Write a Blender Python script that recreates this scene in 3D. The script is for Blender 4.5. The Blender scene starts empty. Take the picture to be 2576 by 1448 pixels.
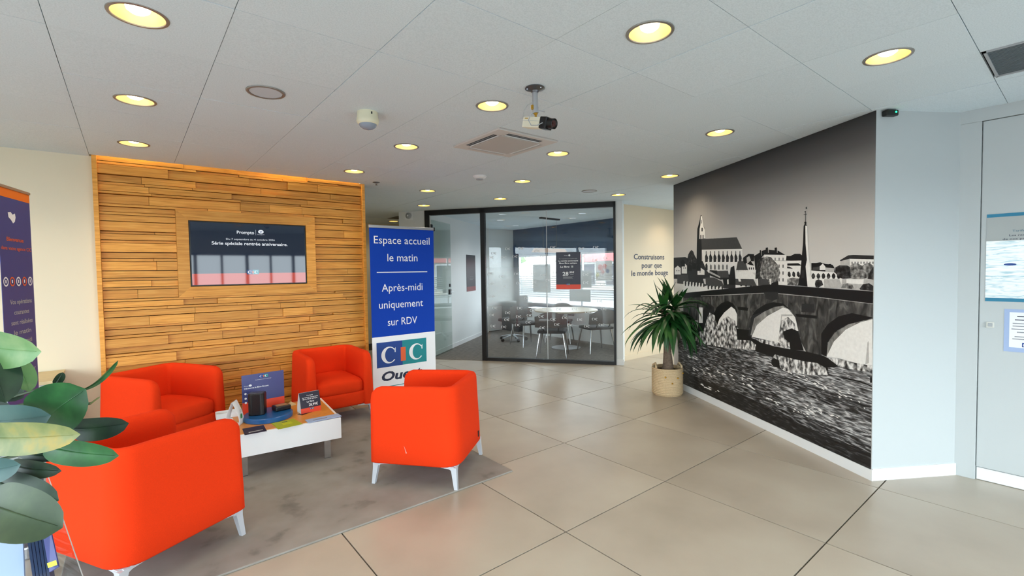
import bpy, bmesh, math, random
from mathutils import Vector, Matrix

random.seed(7)
scene = bpy.context.scene
col = scene.collection
PI = math.pi
ZC = 2.574            # ceiling height

# ------------------------------------------------------------------ camera, sky, exposure
cam_data = bpy.data.cameras.new('camera')
cam_data.sensor_width = 36.0
cam_data.lens = 36.0 * 1187.8 / 2576.0
cam_data.clip_start = 0.05
cam = bpy.data.objects.new('camera', cam_data)
col.objects.link(cam)
_r = Vector((0.777, -0.630, -0.015)).normalized()
_f = Vector((0.629, 0.777, -0.0363)).normalized()
_u = _r.cross(_f).normalized()
_r = _f.cross(_u).normalized()
cam.matrix_world = Matrix(((_r.x, _u.x, -_f.x, 0.0), (_r.y, _u.y, -_f.y, 0.0), (_r.z, _u.z, -_f.z, 1.513), (0, 0, 0, 1)))
scene.camera = cam

world = bpy.data.worlds.new('sky')
scene.world = world
world.use_nodes = True
bg = world.node_tree.nodes['Background']
bg.inputs['Color'].default_value = (0.84, 0.93, 1.0, 1)
bg.inputs['Strength'].default_value = 9.5
WARM = (1.0, 0.84, 0.60)
SPOT_W = 17.0

scene.view_settings.view_transform = 'Standard'
scene.view_settings.look = 'None'
scene.view_settings.exposure = 0.0
scene.view_settings.gamma = 1.0
scene.view_settings.use_curve_mapping = False


def portal(loc, rot, sx, sy):
    """a light portal filling a window opening (guides the sky light, emits nothing itself)"""
    d = bpy.data.lights.new('window_portal', 'AREA')
    d.shape = 'RECTANGLE'; d.size = sx; d.size_y = sy
    d.cycles.is_portal = True
    o = bpy.data.objects.new('window_portal', d)
    o.location = loc; o.rotation_euler = rot
    col.objects.link(o)


portal((0.7, -2.25, 1.22), (-PI/2, 0, PI), 7.6, 2.4)
portal((-3.25, 1.3, 1.22), (0, -PI/2, 0), 2.4, 5.0)
portal((7.90, 7.35, 1.3), (0, PI/2, 0), 1.2, 4.3)
portal((8.45, 2.7, 1.35), (0, PI/2, 0), 2.1, 3.0)


# ------------------------------------------------------------------ helpers
def lin(c):
    def f(v):
        v /= 255.0
        return v / 12.92 if v <= 0.04045 else ((v + 0.055) / 1.055) ** 2.4
    return (f(c[0]), f(c[1]), f(c[2]), 1.0)


MATS = {}


def pm(name, rgb, rough=0.5, metal=0.0, noise=None, bump=None, emit=None, spec=0.5, coat=0.0, stretch=(1, 1, 1), coords='Object', sheen=0.0):
    """principled material; noise=(scale, amount) mottles the colour, bump=(scale, strength) fine relief"""
    m = bpy.data.materials.new(name); m.use_nodes = True
    nt = m.node_tree; b = nt.nodes['Principled BSDF']
    c = lin(rgb)
    b.inputs['Base Color'].default_value = c
    b.inputs['Roughness'].default_value = rough
    b.inputs['Metallic'].default_value = metal
    b.inputs['Specular IOR Level'].default_value = spec
    b.inputs['Coat Weight'].default_value = coat
    b.inputs['Sheen Weight'].default_value = sheen
    if noise or bump:
        tc = nt.nodes.new('ShaderNodeTexCoord'); mp = nt.nodes.new('ShaderNodeMapping')
        mp.inputs['Scale'].default_value = stretch
        nt.links.new(tc.outputs[coords], mp.inputs['Vector'])
    if noise:
        n = nt.nodes.new('ShaderNodeTexNoise'); n.inputs['Scale'].default_value = noise[0]; n.inputs['Detail'].default_value = 6
        nt.links.new(mp.outputs[0], n.inputs['Vector'])
        r = nt.nodes.new('ShaderNodeValToRGB')
        a = noise[1]
        r.color_ramp.elements[0].position = 0.3; r.color_ramp.elements[1].position = 0.7
        r.color_ramp.elements[0].color = (c[0]*(1-a), c[1]*(1-a), c[2]*(1-a), 1)
        r.color_ramp.elements[1].color = (min(1, c[0]*(1+a)), min(1, c[1]*(1+a)), min(1, c[2]*(1+a)), 1)
        nt.links.new(n.outputs['Fac'], r.inputs['Fac']); nt.links.new(r.outputs['Color'], b.inputs['Base Color'])
    if bump:
        n2 = nt.nodes.new('ShaderNodeTexNoise'); n2.inputs['Scale'].default_value = bump[0]; n2.inputs['Detail'].default_value = 3
        nt.links.new(mp.outputs[0], n2.inputs['Vector'])
        bp = nt.nodes.new('ShaderNodeBump'); bp.inputs['Strength'].default_value = bump[1]; bp.inputs['Distance'].default_value = 0.003
        nt.links.new(n2.outputs['Fac'], bp.inputs['Height']); nt.links.new(bp.outputs['Normal'], b.inputs['Normal'])
    if emit:
        b.inputs['Emission Color'].default_value = lin(emit[0]); b.inputs['Emission Strength'].default_value = emit[1]
    MATS[name] = m
    return m


def ramp_mat(name, stops, scale, stretch=(1, 1, 1), detail=8, rough=0.6, rot=(0, 0, 0), dist=0.0, random_amt=0.0, bump=0.0):
    """material whose colour comes from a colour ramp over stretched noise"""
    m = bpy.data.materials.new(name); m.use_nodes = True
    nt = m.node_tree; b = nt.nodes['Principled BSDF']; b.inputs['Roughness'].default_value = rough
    tc = nt.nodes.new('ShaderNodeTexCoord'); mp = nt.nodes.new('ShaderNodeMapping')
    mp.inputs['Scale'].default_value = stretch; mp.inputs['Rotation'].default_value = rot
    nt.links.new(tc.outputs['Object'], mp.inputs['Vector'])
    n = nt.nodes.new('ShaderNodeTexNoise'); n.inputs['Scale'].default_value = scale; n.inputs['Detail'].default_value = detail
    n.inputs['Distortion'].default_value = dist
    nt.links.new(mp.outputs[0], n.inputs['Vector'])
    r = nt.nodes.new('ShaderNodeValToRGB')
    while len(r.color_ramp.elements) < len(stops):
        r.color_ramp.elements.new(0.5)
    for e, (p, c) in zip(r.color_ramp.elements, stops):
        e.position = p; e.color = lin(c)
    nt.links.new(n.outputs['Fac'], r.inputs['Fac'])
    out = r.outputs['Color']
    if random_amt:
        oi = nt.nodes.new('ShaderNodeObjectInfo'); hs = nt.nodes.new('ShaderNodeHueSaturation')
        mr = nt.nodes.new('ShaderNodeMapRange'); mr.inputs['To Min'].default_value = 1 - random_amt; mr.inputs['To Max'].default_value = 1 + random_amt
        nt.links.new(oi.outputs['Random'], mr.inputs['Value']); nt.links.new(mr.outputs[0], hs.inputs['Value'])
        nt.links.new(out, hs.inputs['Color']); out = hs.outputs['Color']
        ad = nt.nodes.new('ShaderNodeVectorMath'); ad.operation = 'ADD'
        cx = nt.nodes.new('ShaderNodeCombineXYZ'); ml = nt.nodes.new('ShaderNodeMath'); ml.operation = 'MULTIPLY'; ml.inputs[1].default_value = 40
        nt.links.new(oi.outputs['Random'], ml.inputs[0]); nt.links.new(ml.outputs[0], cx.inputs[0]); nt.links.new(ml.outputs[0], cx.inputs[2])
        ge = nt.nodes.new('ShaderNodeNewGeometry')
        nt.links.new(ge.outputs['Position'], ad.inputs[0]); nt.links.new(cx.outputs[0], ad.inputs[1])
        nt.links.new(ad.outputs[0], mp.inputs['Vector'])
    nt.links.new(out, b.inputs['Base Color'])
    if bump:
        bp = nt.nodes.new('ShaderNodeBump'); bp.inputs['Strength'].default_value = bump; bp.inputs['Distance'].default_value = 0.002
        nt.links.new(n.outputs['Fac'], bp.inputs['Height']); nt.links.new(bp.outputs['Normal'], b.inputs['Normal'])
    MATS[name] = m
    return m


def clear_mat(name, tint=(1, 1, 1), refl=0.06, rough=0.0):
    """clear sheet glass: see-through with a fresnel mirror on top"""
    m = bpy.data.materials.new(name); m.use_nodes = True
    nt = m.node_tree; nt.nodes.remove(nt.nodes['Principled BSDF'])
    out = nt.nodes['Material Output']
    tr = nt.nodes.new('ShaderNodeBsdfTransparent'); tr.inputs['Color'].default_value = (*tint, 1)
    gl = nt.nodes.new('ShaderNodeBsdfGlossy'); gl.inputs['Roughness'].default_value = rough
    fr = nt.nodes.new('ShaderNodeFresnel'); fr.inputs['IOR'].default_value = 1.25 + refl * 3
    mx = nt.nodes.new('ShaderNodeMixShader')
    ge = nt.nodes.new('ShaderNodeNewGeometry'); mi = nt.nodes.new('ShaderNodeMapRange')      # same mirror strength on both faces of the sheet
    mi.inputs['To Min'].default_value = 1.25 + refl*3; mi.inputs['To Max'].default_value = 1/(1.25 + refl*3)
    nt.links.new(ge.outputs['Backfacing'], mi.inputs['Value']); nt.links.new(mi.outputs[0], fr.inputs['IOR'])
    nt.links.new(fr.outputs[0], mx.inputs[0]); nt.links.new(tr.outputs[0], mx.inputs[1]); nt.links.new(gl.outputs[0], mx.inputs[2])
    nt.links.new(mx.outputs[0], out.inputs['Surface'])
    MATS[name] = m
    return m


def emit_mat(name, rgb, strength):
    m = bpy.data.materials.new(name); m.use_nodes = True
    nt = m.node_tree; nt.nodes.remove(nt.nodes['Principled BSDF'])
    e = nt.nodes.new('ShaderNodeEmission'); e.inputs['Color'].default_value = lin(rgb); e.inputs['Strength'].default_value = strength
    nt.links.new(e.outputs[0], nt.nodes['Material Output'].inputs['Surface'])
    MATS[name] = m
    return m


class MB:
    """collects shapes; build() links them as one mesh object"""
    def __init__(self):
        self.v = []; self.f = []; self.m = []

    def add(self, vs, fs, mi=0):
        o = len(self.v); self.v += [tuple(p) for p in vs]
        for f in fs:
            self.f.append(tuple(i + o for i in f)); self.m.append(mi)
        return self

    def box(self, x0, x1, y0, y1, z0, z1, mi=0):
        return self.add([(x0, y0, z0), (x1, y0, z0), (x1, y1, z0), (x0, y1, z0), (x0, y0, z1), (x1, y0, z1), (x1, y1, z1), (x0, y1, z1)],
                        [(0, 3, 2, 1), (4, 5, 6, 7), (0, 1, 5, 4), (1, 2, 6, 5), (2, 3, 7, 6), (3, 0, 4, 7)], mi)

    def prism(self, poly, z0, z1, mi=0):
        n = len(poly)
        a = sum(poly[i][0]*poly[(i+1) % n][1] - poly[(i+1) % n][0]*poly[i][1] for i in range(n))
        if a < 0:
            poly = poly[::-1]
        vs = [(x, y, z0) for x, y in poly] + [(x, y, z1) for x, y in poly]
        fs = [tuple(range(n-1, -1, -1)), tuple(range(n, 2*n))] + [(i, (i+1) % n, n+(i+1) % n, n+i) for i in range(n)]
        return self.add(vs, fs, mi)

    def lathe(self, prof, n=24, c=(0, 0), closed=False, mi=0):
        vs = []; k = len(prof)
        for i in range(n):
            a = 2*PI*i/n
            for r, z in prof:
                vs.append((c[0]+r*math.cos(a), c[1]+r*math.sin(a), z))
        fs = []
        for i in range(n):
            j = (i+1) % n
            for q in range(k if closed else k-1):
                p = (q+1) % k
                fs.append((i*k+q, j*k+q, j*k+p, i*k+p))
        return self.add(vs, fs, mi)

    def tube(self, pts, rad, n=8, mi=0, cap=True):
        pts = [Vector(p) for p in pts]
        rs = rad if isinstance(rad, (list, tuple)) else [rad]*len(pts)
        vs = []; up = None
        for i, p in enumerate(pts):
            t = (pts[min(i+1, len(pts)-1)] - pts[max(i-1, 0)]).normalized()
            if up is None:
                up = t.orthogonal().normalized()
            up = (up - t*up.dot(t)).normalized(); s = t.cross(up)
            for k in range(n):
                a = 2*PI*k/n
                vs.append(p + up*math.cos(a)*rs[i] + s*math.sin(a)*rs[i])
        fs = []
        for i in range(len(pts)-1):
            for k in range(n):
                fs.append((i*n+k, i*n+(k+1) % n, (i+1)*n+(k+1) % n, (i+1)*n+k))
        if cap:
            fs.append(tuple(range(n-1, -1, -1))); fs.append(tuple(range((len(pts)-1)*n, len(pts)*n)))
        return self.add(vs, fs, mi)

    def build(self, name, mat, parent=None, smooth=False, bevel=0.0, seg=2, loc=None, rotz=0.0, angle=40):
        me = bpy.data.meshes.new(name)
        me.from_pydata(self.v, [], self.f)
        mats = mat if isinstance(mat, (list, tuple)) else [mat]
        for m in mats:
            me.materials.append(MATS[m] if isinstance(m, str) else m)
        if len(mats) > 1:
            me.polygons.foreach_set('material_index', self.m)
        if smooth:
            me.polygons.foreach_set('use_smooth', [True]*len(me.polygons))
            try:
                me.set_sharp_from_angle(angle=math.radians(angle))
            except Exception:
                pass
        me.update()
        o = bpy.data.objects.new(name, me); col.objects.link(o)
        if parent is not None:
            o.parent = parent
        if loc is not None:
            o.location = loc
        o.rotation_euler[2] = rotz
        if bevel:
            b = o.modifiers.new('bevel', 'BEVEL'); b.width = bevel; b.segments = seg; b.limit_method = 'ANGLE'
        return o


def tag(o, label, cat, group=None, kind=None):
    o['label'] = label; o['category'] = cat
    if group:
        o['group'] = group
    if kind:
        o['kind'] = kind
    return o


def struct(o, label=None):
    o['kind'] = 'structure'
    if label:
        o['label'] = label
    return o


def thing(name, label, cat, loc=(0, 0, 0), rotz=0.0, group=None):
    o = bpy.data.objects.new(name, None); o.empty_display_size = 0.1
    o.location = loc; o.rotation_euler[2] = rotz
    col.objects.link(o)
    return tag(o, label, cat, group)


def copy_tree(o, parent=None):
    c = o.copy(); col.objects.link(c)
    if parent is not None:
        c.parent = parent
    for ch in list(o.children):
        copy_tree(ch, c)
    return c


TXT_CACHE = {}


def txt(body, mat, parent, org, xd, ud, height, width=None, align='L', bold=0.0, shear=0.0, name='lettering'):
    """flat lettering on a plane: org is the baseline start (L), middle (C) or end (R); xd / ud are the reading and up directions"""
    key = (body, bold, shear)
    if key not in TXT_CACHE:
        cu = bpy.data.curves.new('t', 'FONT'); cu.body = body; cu.size = 1.0; cu.offset = bold; cu.shear = shear; cu.resolution_u = 3
        t = bpy.data.objects.new('t', cu); col.objects.link(t)
        dg = bpy.context.evaluated_depsgraph_get(); dg.update()
        me0 = bpy.data.meshes.new_from_object(t.evaluated_get(dg))
        vs = [tuple(v.co) for v in me0.vertices]; fs = [tuple(p.vertices) for p in me0.polygons]
        bpy.data.objects.remove(t); bpy.data.curves.remove(cu); bpy.data.meshes.remove(me0)
        TXT_CACHE[key] = (vs, fs)
    vs, fs = TXT_CACHE[key]
    if not vs:
        return None
    x0 = min(v[0] for v in vs); x1 = max(v[0] for v in vs)
    sy = height / 0.73
    sx = sy if width is None else width / (x1 - x0)
    w = (x1 - x0)*sx
    off = {'L': 0, 'C': -w/2, 'R': -w}[align]
    xd = Vector(xd).normalized(); ud = Vector(ud).normalized(); org = Vector(org)
    pts = [org + xd*((v[0]-x0)*sx + off) + ud*(v[1]*sy) for v in vs]
    return MB().add(pts, fs).build(name, mat, parent)


def plate(parent, name, mat, org, xd, ud, w, h, lift=0.0):
    """flat printed patch: org is its lower left corner"""
    xd = Vector(xd).normalized(); ud = Vector(ud).normalized(); n = xd.cross(ud)
    o = Vector(org) + n*lift
    return MB().add([o, o+xd*w, o+xd*w+ud*h, o+ud*h], [(0, 1, 2, 3)]).build(name, mat, parent)


def c_glyph():
    vs = []
    N = 22
    for i in range(N+1):
        a = math.radians(38 + (322-38)*i/N); vs.append((0.5*math.cos(a), 0.6*math.sin(a)))
    for i in range(N+1):
        a = math.radians(318 - (318-42)*i/N); vs.append((0.07+0.33*math.cos(a), 0.52*math.sin(a)))
    fs = [(i, i+1, 2*N+1-i-1, 2*N+1-i) for i in range(N)]
    o = len(vs)
    vs += [(0.37, 0.16), (0.43, 0.16), (0.43, 0.52), (0.36, 0.38)]
    fs.append((o, o+1, o+2, o+3))
    return vs, fs


def cic_logo(parent, org, xd, ud, w, h, lift=0.0006, frame=True, mats=('logo_blue', 'logo_teal', 'logo_orange', 'print_white')):
    """two tone logo: blue and teal squares, an orange bar between them, two white serif letters C"""
    xd = Vector(xd).normalized(); ud = Vector(ud).normalized(); n = xd.cross(ud); org = Vector(org)
    if frame:
        plate(parent, 'logo_panel', mats[0], org, xd, ud, w/2, h, lift)
        plate(parent, 'logo_panel', mats[1], org+xd*w/2, xd, ud, w/2, h, lift)
    plate(parent, 'logo_bar', mats[2], org+xd*(w*0.465)+ud*(h*0.16), xd, ud, w*0.10, h*0.56, lift*2)
    vs, fs = c_glyph()
    for cx in (0.235, 0.785):
        pts = [org + xd*(w*cx + v[0]*w*0.30) + ud*(h*0.47 + v[1]*h*0.56) + n*lift*2 for v in vs]
        MB().add(pts, fs).build('letter', mats[3], parent)


# ------------------------------------------------------------------ materials
pm('wall_white', (226, 229, 228), 0.6, bump=(220, 0.04))
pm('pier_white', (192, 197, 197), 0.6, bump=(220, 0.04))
pm('wall_cream', (238, 226, 198), 0.6, bump=(220, 0.04))
pm('wall_beige', (232, 212, 180), 0.6, bump=(220, 0.04))
pm('wall_blue', (18, 62, 98), 0.6)
pm('trim_white', (236, 238, 238), 0.35)
pm('gap_dark', (28, 27, 25), 0.9)
pm('tile_grout', (40, 34, 28), 0.9)
pm('black_metal', (14, 14, 16), 0.45)
pm('black_plastic', (12, 12, 14), 0.35)
pm('chrome', (205, 205, 208), 0.18, metal=1.0)
pm('alu', (196, 198, 202), 0.32, metal=0.85)
pm('leg_grey', (196, 201, 208), 0.4, metal=0.15)
pm('steel_dark', (110, 110, 114), 0.3, metal=0.9)
pm('print_white', (240, 242, 244), 0.5)
pm('print_navy', (28, 36, 66), 0.6)
pm('logo_blue', (12, 62, 140), 0.5)
pm('logo_teal', (12, 134, 140), 0.5)
pm('logo_orange', (226, 98, 48), 0.5)
pm('banner_blue', (4, 62, 172), 0.6, spec=.2)
pm('banner_violet', (66, 72, 134), 0.5)
pm('banner_orange', (238, 120, 30), 0.5)
pm('fabric', (232, 58, 16), 0.9, bump=(900, 0.25), noise=(260, 0.05), spec=0.15)
pm('seat_white', (238, 240, 240), 0.3)
pm('table_wood', (212, 138, 58), 0.35, noise=(14, 0.25), stretch=(2, 18, 2))
pm('cream_plastic', (232, 226, 196), 0.4)
pm('grey_plastic', (170, 173, 176), 0.5)
pm('lens_glass', (150, 160, 175), 0.15)
pm('carpet_office', (116, 110, 104), 0.95, noise=(9, 0.5), stretch=(1.2, 9, 1))
pm('poster_dark', (40, 40, 58), 0.4)
pm('poster_red', (230, 72, 44), 0.45)
pm('poster_black', (16, 15, 18), 0.4)
pm('poster_red_dark', (120, 34, 26), 0.4)
pm('soil', (54, 42, 34), 0.95, noise=(60, 0.4))
pm('gold', (206, 160, 60), 0.25, metal=0.9)
pm('copper', (168, 122, 84), 0.5)
pm('asphalt', (120, 122, 126), 0.9)
pm('outside_wall', (214, 205, 196), 0.8)
pm('outside_red', (186, 92, 92), 0.7)
pm('paper_white', (240, 240, 240), 0.6)
pm('paper_grey', (176, 180, 178), 0.6)
pm('office_seat', (52, 50, 54), 0.85, bump=(500, 0.15))
pm('office_back', (84, 76, 76), 0.9, bump=(500, 0.15))
pm('table_beige', (206, 192, 166), 0.4)
pm('cabinet_wood', (206, 184, 140), 0.5, noise=(10, 0.15), stretch=(1, 12, 1))
pm('cabinet_grey', (176, 176, 172), 0.5)
pm('disc_blue', (26, 86, 144), 0.3)
pm('sign_violet', (70, 76, 128), 0.35)
pm('leaflet_green', (164, 172, 30), 0.5)
pm('leaflet_navy', (40, 32, 56), 0.5)
pm('leaflet_blue', (160, 180, 216), 0.5)
pm('yellow', (222, 222, 20), 0.5)
pm('brochure_navy', (34, 52, 84), 0.4)
pm('switch_white', (214, 214, 206), 0.4)
pm('poster_teal', (30, 124, 158), 0.5)
pm('blue_grey_text', (70, 110, 130), 0.6)
pm('grille_grey', (96, 106, 112), 0.5)
pm('reflector', (255, 218, 136), 0.3, metal=0.3)
pm('ring_grey', (150, 146, 140), 0.35, metal=0.5)
pm('leg_light', (214, 214, 210), 0.35)
pm('trunk', (122, 104, 88), 0.9, noise=(30, 0.3), bump=(60, 0.6), stretch=(1, 1, 2.5))
ramp_mat('oak', [(0.28, (200, 132, 46)), (0.5, (226, 158, 64)), (0.72, (240, 178, 86))], 3.0, stretch=(1.3, 8, 26), random_amt=0.16, dist=0.6, bump=0.12, rough=0.5)
ramp_mat('floor_tile', [(0.3, (166, 154, 138)), (0.5, (178, 166, 150)), (0.7, (186, 176, 160))], 1.6, random_amt=0.03, rough=0.32, detail=10)
ramp_mat('ceiling_tile', [(0.35, (213, 226, 232)), (0.6, (224, 236, 242))], 160, random_amt=0.012, rough=0.9, detail=2)
ramp_mat('rug', [(0.25, (100, 95, 88)), (0.42, (138, 133, 126)), (0.75, (152, 147, 140))], 4.5, rough=1.0, detail=12, bump=0.6)
ramp_mat('basket', [(0.3, (196, 166, 124)), (0.5, (216, 190, 150)), (0.75, (226, 204, 168))], 120, stretch=(1, 1, 2.2), rough=0.85, detail=3, bump=1.0)
ramp_mat('yucca_leaf', [(0.3, (18, 54, 26)), (0.55, (34, 86, 36)), (0.85, (80, 122, 48))], 5, rough=0.4)
ramp_mat('leaf_green', [(0.3, (28, 70, 36)), (0.6, (46, 102, 52)), (0.85, (76, 122, 66))], 22, rough=0.5)
ramp_mat('leaf_dark', [(0.3, (22, 42, 30)), (0.6, (38, 66, 42)), (0.85, (58, 84, 58))], 22, rough=0.5)
ramp_mat('leaf_pale', [(0.3, (78, 122, 68)), (0.55, (100, 142, 84)), (0.75, (150, 168, 118))], 10, rough=0.5)
ramp_mat('leaf_teal', [(0.3, (52, 88, 86)), (0.6, (74, 108, 102)), (0.8, (132, 122, 92))], 10, rough=0.5)
ramp_mat('leaf_yellow', [(0.35, (96, 112, 58)), (0.55, (128, 132, 76)), (0.72, (170, 142, 50))], 22, rough=0.5)
ramp_mat('leaf_olive', [(0.3, (44, 62, 38)), (0.6, (60, 78, 48)), (0.85, (82, 94, 66))], 22, rough=0.5)
ramp_mat('tree_leaf', [(0.3, (60, 96, 40)), (0.7, (120, 150, 80))], 6, rough=0.7)
clear_mat('glass', (0.97, 0.985, 0.98), 0.08)
clear_mat('pane', (0.96, 0.98, 0.98), 0.05)
clear_mat('acrylic', (0.93, 0.96, 0.98), 0.14)
emit_mat('bulb', (255, 238, 204), 14.0)
emit_mat('led_strip', (255, 236, 160), 46.0)
emit_mat('led_green', (40, 255, 140), 4.0)


# ------------------------------------------------------------------ floor
floor = struct(MB().box(-3.4, 9.0, -2.4, 10.2, -0.12, -0.010).build('floor', 'tile_grout'), 'large square beige stone floor tiles with thin dark joints')
TU, TV_ = 2.911, 1.900
tile_me = None
for i in range(-7, 5):
    for j in range(-5, 8):
        u = TU + i; v = TV_ + j
        if not (-3.2 < u + .5 < 8.2 and -2.3 < v + .5 < 9.2):
            continue
        if u > 5.6 and (v < 1.8 or v > 4.8):
            continue
        if tile_me is None:
            o = MB().box(-.496, .496, -.496, .496, -0.014, 0.0).build('floor_tile', 'floor_tile', floor, bevel=0.0)
            tile_me = o.data
        else:
            o = bpy.data.objects.new('floor_tile', tile_me); col.objects.link(o); o.parent = floor
        o.location = (u + .5, v + .5, 0)

# ------------------------------------------------------------------ ceiling with lay-in tiles
ceiling = struct(MB().box(-3.4, 9.0, -2.4, 10.2, ZC + .17, ZC + .3).build('ceiling', 'gap_dark'), 'white suspended ceiling of square mineral tiles')
CU, CV = 2.165, 2.785
LIGHTS = [(0.065, 2.47), (0.065, 3.66), (0.065, 4.86), (1.855, 1.28), (3.04, 0.685), (1.85, 2.46), (1.855, 3.68), (3.65, 1.88), (3.075, 3.105),
          (1.86, 4.885), (4.865, 3.10), (3.67, 4.305), (3.07, 5.515), (4.28, 5.53), (5.467, 4.31), (3.69, 6.76), (4.28, 9.14), (2.465, 7.0), (2.465, 8.2), (7.30, 4.42), (6.98, 3.35),  # hidden corridor pair and last lamp are added fill, out of view
          (0.065, 0.08), (1.855, -0.52), (-1.13, 1.28), (-1.13, 3.1), (-1.13, 4.9)]  # unseen lamps, added behind and beside the camera for more light
OFFICE_LIGHTS = [(5.465, 7.0), (6.065, 7.85), (7.1, 6.76), (6.665, 6.1), (7.1, 8.6)]
HOLE_R = 0.094


def tile_mesh(w, h, hole=None):
    mb = MB(); x0, x1, y0, y1 = -w/2, w/2, -h/2, h/2; t = 0.016
    if hole is None:
        mb.box(x0, x1, y0, y1, 0, t)
        return mb
    cx, cy, r = hole
    angs = sorted(set([round(2*PI*i/32, 6) for i in range(32)] + [round(math.atan2(y-cy, x-cx) % (2*PI), 6) for x in (x0, x1) for y in (y0, y1)]))
    inn = []; outp = []
    for a in angs:
        c, s = math.cos(a), math.sin(a)
        tt = min(((x1-cx)/c if c > 1e-6 else 1e9), ((x0-cx)/c if c < -1e-6 else 1e9), ((y1-cy)/s if s > 1e-6 else 1e9), ((y0-cy)/s if s < -1e-6 else 1e9))
        inn.append((cx+r*c, cy+r*s)); outp.append((cx+tt*c, cy+tt*s))
    n = len(angs)
    vs = [(x, y, 0) for x, y in inn] + [(x, y, 0) for x, y in outp] + [(x, y, t) for x, y in outp] + [(x, y, t) for x, y in inn]
    fs = []
    for i in range(n):
        j = (i+1) % n
        fs += [(i, n+i, n+j, j), (n+i, 2*n+i, 2*n+j, n+j), (2*n+i, 3*n+i, 3*n+j, 2*n+j), (3*n+i, i, j, 3*n+j)]
    return mb.add(vs, fs)


plain_me = None
rest = MB()
AC = (2.165, 2.775, 2.80, 3.44)
GRILLE_V1 = 0.385
for i in range(-9, 11):
    for j in range(-9, 13):
        u0 = CU + .6*i; v0 = CV + .6*j; u1 = u0 + .6; v1 = v0 + .6
        uc = u0 + .3; vc = v0 + .3
        if uc < -3.4 or uc > 8.6 or vc < -2.4 or vc > 10.1:
            continue
        if i == 0 and j == 0:
            continue                                     # the air conditioning cassette sits here
        if uc < 2.2 and v0 > 5.45:
            continue                                     # behind the timber wall
        hole = None
        for lu, lv in LIGHTS:
            if u0 <= lu < u1 and v0 <= lv < v1:
                hole = (lu-uc, lv-vc, HOLE_R)
        for lu, lv in OFFICE_LIGHTS:
            if u0 <= lu < u1 and v0 <= lv < v1:
                hole = (lu-uc, lv-vc, 0.07)
        if u0 < 2.1 and u0 > -.5 and v1 > 5.5:
            v1 = 5.50
        if (3.3 < uc < 3.9) and v1 < 0.5 and v0 > -0.3:
            continue                                     # the linear air grille sits here
        seen = -1.5 < u0 < 6.4 and -.3 < v0 < 8.7
        drop = random.uniform(-.0012, .0012)
        w = .597; h = (v1 - v0) - .003
        if not seen and hole is None:
            rest.box(u0+.0015, u1-.0015, v0+.0015, v1-.0015, ZC, ZC+.016)
            continue
        if hole is None and abs(h-.597) < 1e-4:
            if plain_me is None:
                o = tile_mesh(w, h).build('ceiling_tile', 'ceiling_tile', ceiling); plain_me = o.data
            else:
                o = bpy.data.objects.new('ceiling_tile', plain_me); col.objects.link(o); o.parent = ceiling
        else:
            if hole and abs(h-.597) > 1e-3:
                hole = (hole[0], hole[1] + (.6-(v1-v0))/2, hole[2])
            o = tile_mesh(w, h, hole).build('ceiling_tile', 'ceiling_tile', ceiling)
        o.location = (uc, (v0+v1)/2, ZC + drop)
o = rest.build('ceiling_tile_field', 'ceiling_tile', ceiling); o['kind'] = 'stuff'

# ------------------------------------------------------------------ walls
# left white wall beside the timber wall
struct(MB().box(-3.4, -.222, 5.575, 5.80, 0, ZC+.17).build('wall_left', 'wall_cream'), 'plain cream wall beside the timber panelled wall')
# shell behind and beside the camera
wf = struct(MB().box(-3.4, 4.75, -2.40, -2.2, 2.05, ZC+.17).box(-3.4, 4.75, -2.40, -2.2, -.1, 0.10).box(-3.4, -3.1, -2.4, -2.2, .1, 2.05).box(4.45, 4.75, -2.4, -2.2, .1, 2.05).build('wall_front', 'wall_white'))
ws = struct(MB().box(-3.4, -3.2, -2.2, 5.575, 2.4, ZC+.17).box(-3.4, -3.2, -2.2, 5.575, -.1, .1).box(-3.4, -3.2, 3.9, 5.575, .1, 2.4).box(-3.4, -3.2, -2.2, -1.3, .1, 2.4).build('wall_side', 'wall_white'))
n = 0
for k in range(7):           # shop front behind the camera
    u0 = -3.1 + k*1.0786; u1 = u0 + 1.0786
    fr = MB().box(u0, u0+.035, -2.32, -2.24, .1, 2.05).box(u1-.035, u1, -2.32, -2.24, .1, 2.05).box(u0, u1, -2.32, -2.24, .1, .16).box(u0, u1, -2.32, -2.24, 1.99, 2.05)
    n += 1
    w = struct(fr.build('window_%d' % n, 'alu'))
    MB().box((u0+u1)/2-.025, (u0+u1)/2+.025, -2.31, -2.25, .16, 1.99).build('mullion', 'alu', w)
    MB().box(u0+.035, (u0+u1)/2-.025, -2.285, -2.28, .16, 1.99).build('pane', 'pane', w)
    MB().box((u0+u1)/2+.025, u1-.035, -2.285, -2.28, .16, 1.99).build('pane', 'pane', w)
for k in range(4):  # unseen side windows, added for more daylight on ceiling and walls
    v0 = -1.3 + k*1.3; v1 = v0 + 1.3
    n += 1
    w = struct(MB().box(-3.32, -3.24, v0, v0+.035, .1, 2.4).box(-3.32, -3.24, v1-.035, v1, .1, 2.4).box(-3.32, -3.24, v0, v1, .1, .16).box(-3.32, -3.24, v0, v1, 2.34, 2.4).build('window_%d' % n, 'alu'))
    MB().box(-3.285, -3.28, v0+.035, v1-.035, .16, 2.34).build('pane', 'pane', w)

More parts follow.
